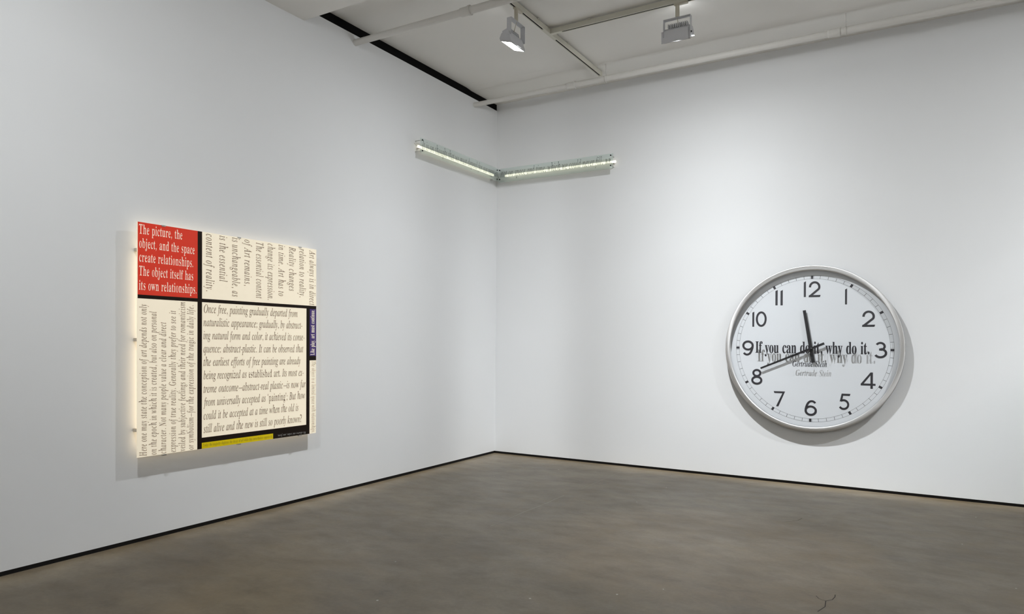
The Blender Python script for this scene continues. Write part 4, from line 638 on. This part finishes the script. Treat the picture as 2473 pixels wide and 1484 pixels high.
# ------------------------------------------------------------------ lighting track
tr = thing('lighting_track', 'cream T-shaped lighting track screwed to the ceiling', 'track', (1.657, -1.66, 4.64))
TB, TT, TW = 4.592, 4.640, .019
def rail(x0, x1, y0, y1, along):
    bm = bmesh.new()
    if along == 'y':
        box(x0-TW, x0-.0087, y0, y1, TB, TT, bm); box(x0+.0087, x0+TW, y0, y1, TB, TT, bm); box(x0-.0087, x0+.0087, y0, y1, TB+.014, TT, bm)
        s = box(x0-.0085, x0+.0085, y0+.012, y1-.012, TB+.003, TB+.0139)
    else:
        box(x0, x1, y0-TW, y0-.0087, TB, TT, bm); box(x0, x1, y0+.0087, y0+TW, TB, TT, bm); box(x0, x1, y0-.0087, y0+.0087, TB+.014, TT, bm)
        s = box(x0+.012, x1, y0-.0085, y0+.0085, TB+.003, TB+.0139)
    r = put(obj('rail', bm, M_track), tr); put(obj('conductor_slot', s, M_slot), tr)
rail(1.657, 0, -3.34, -1.80, 'y'); rail(1.657, 0, -1.52, -.40, 'y'); rail(1.80, 8.9, -1.66, 0, 'x')
bm = box(1.657-TW-.001, 1.657+TW+.001, -1.80, -1.52, TB-.001, TT); box(1.676, 1.80, -1.66-TW-.001, -1.66+TW+.001, TB-.001, TT, bm)
put(obj('connector', bm, M_track), tr)
for q in [(1.635, 1.679, -.40, -.375)]: put(obj('end_cap', box(*q, TB-.001, TT), M_track), tr)
for y in (-1.93, -1.28, -.52): put(obj('ceiling_clip', box(1.63, 1.684, y-.016, y+.016, TT-.006, TT+.006), M_track), tr)
for x in (2.1, 5.6): put(obj('ceiling_clip', box(x-.02, x+.02, -1.687, -1.633, TT-.006, TT+.006), M_track), tr)

# ------------------------------------------------------------------ wall washers on the track
def washer(label, x, y, rz, tilt=0.0, glow=False, lift=0.0, group=None):
    # local: X = along the track, Y = towards the wall it lights
    f = thing('wall_washer', label, 'spotlight', (x, y, 4.592), rz, group)
    HEAD = ('housing', 'end_plate', 'shield', 'cooling_fin', 'lens_frame', 'lens', 'lit_glass_edge')
    def p(n, bm, m, sm=False):
        if n in HEAD and tilt:                                   # the lamp head swings on its bracket screws
            R = Matrix.Translation((0, .03, 4.30)) @ Matrix.Rotation(tilt, 4, 'X') @ Matrix.Translation((0, -.03, -4.30)); bmesh.ops.transform(bm, matrix=R, verts=bm.verts[:])
        o = obj(n, bm, m, f, sm); o.location = (0, 0, -4.592 + (lift if n in HEAD else 0)); return o
    p('track_adapter', box(-.03, .095, -.017, .017, 4.575, 4.594, bev=.003), M_lampb)
    bm = tube((0, 0, 4.468), (0, 0, 4.575), .019, 20); tube((0, 0, 4.458), (0, 0, 4.468), .012, 16, bm)
    p('stem', bm, M_lampb, True).data.set_sharp_from_angle(angle=.6)
    bm = box(-.123, .123, -.024, .024, 4.455, 4.459); box(-.126, -.123, -.024, .024, 4.30, 4.459, bm); box(.123, .126, -.024, .024, 4.30, 4.459, bm)
    p('bracket', bm, M_lampw)
    prof = [(-.004, 4.215), (-.004, 4.325), (.012, 4.345), (.072, 4.345), (.104, 4.312), (.104, 4.286), (.096, 4.283), (.088, 4.300), (.066, 4.326), (.018, 4.326), (.004, 4.310), (.004, 4.217)]
    # hollow reflector housing, open on the lens side
    bm = prism(prof, 0, -.118, .118); p('housing', bm, M_lampw)
    for s in (-1, 1):
        bm = prism([(-.004, 4.215), (-.004, 4.325), (.012, 4.345), (.072, 4.345), (.104, 4.312), (.104, 4.284)], 0, s*.118, s*.122); p('end_plate', bm, M_lampw)
    bm = box(-.146, .106, -.012, -.008, 4.209, 4.318); p('shield', bm, M_lampw)
    if glow: p('lit_glass_edge', box(.123, .146, .030, .045, 4.246, 4.250), M_edge)
    for k in range(11):
        X = -.085+k*.017; p('cooling_fin', box(X-.004, X+.004, .000, .075, 4.344, 4.382), M_lampw)
    d = Vector((.1, .068)).normalized(); L = .118
    a = Vector((.000, 4.2135)); b = a+d*L; n = Vector((d.y, -d.x))
    def strip(u0, u1, w0, w1, x0, x1): return prism([tuple(a+d*u0+n*w0), tuple(a+d*u1+n*w0), tuple(a+d*u1+n*w1), tuple(a+d*u0+n*w1)], 0, x0, x1)
    for (u0, u1, x0, x1) in ((0, .005, -.122, .122), (L-.005, L, -.122, .122), (.005, L-.005, -.122, -.117), (.005, L-.005, .117, .122)):
        p('lens_frame', strip(u0, u1, -.003, .003, x0, x1), M_chrome)
    p('lens', strip(.008, L-.008, -.010, .002, -.114, .114), M_lens)
    p('cable', path_tube([(0, -.004, 4.458), (.003, .01, 4.42), (-.002, .02, 4.38), (.0, .03, 4.345)], .0035, 6), M_lampb, True)
    p('tilt_knob', tube((.126, 0, 4.31), (.134, 0, 4.31), .008, 12), M_dark, True)
    return f
washer('white wall-washer spotlight shining at the left wall, its lens glaring', 1.657, -2.32, PI/2, tilt=-.30)
washer('white wall-washer spotlight aimed at the right wall, seen from its flat shield side', 2.978, -1.66, 0, glow=True, lift=.036)
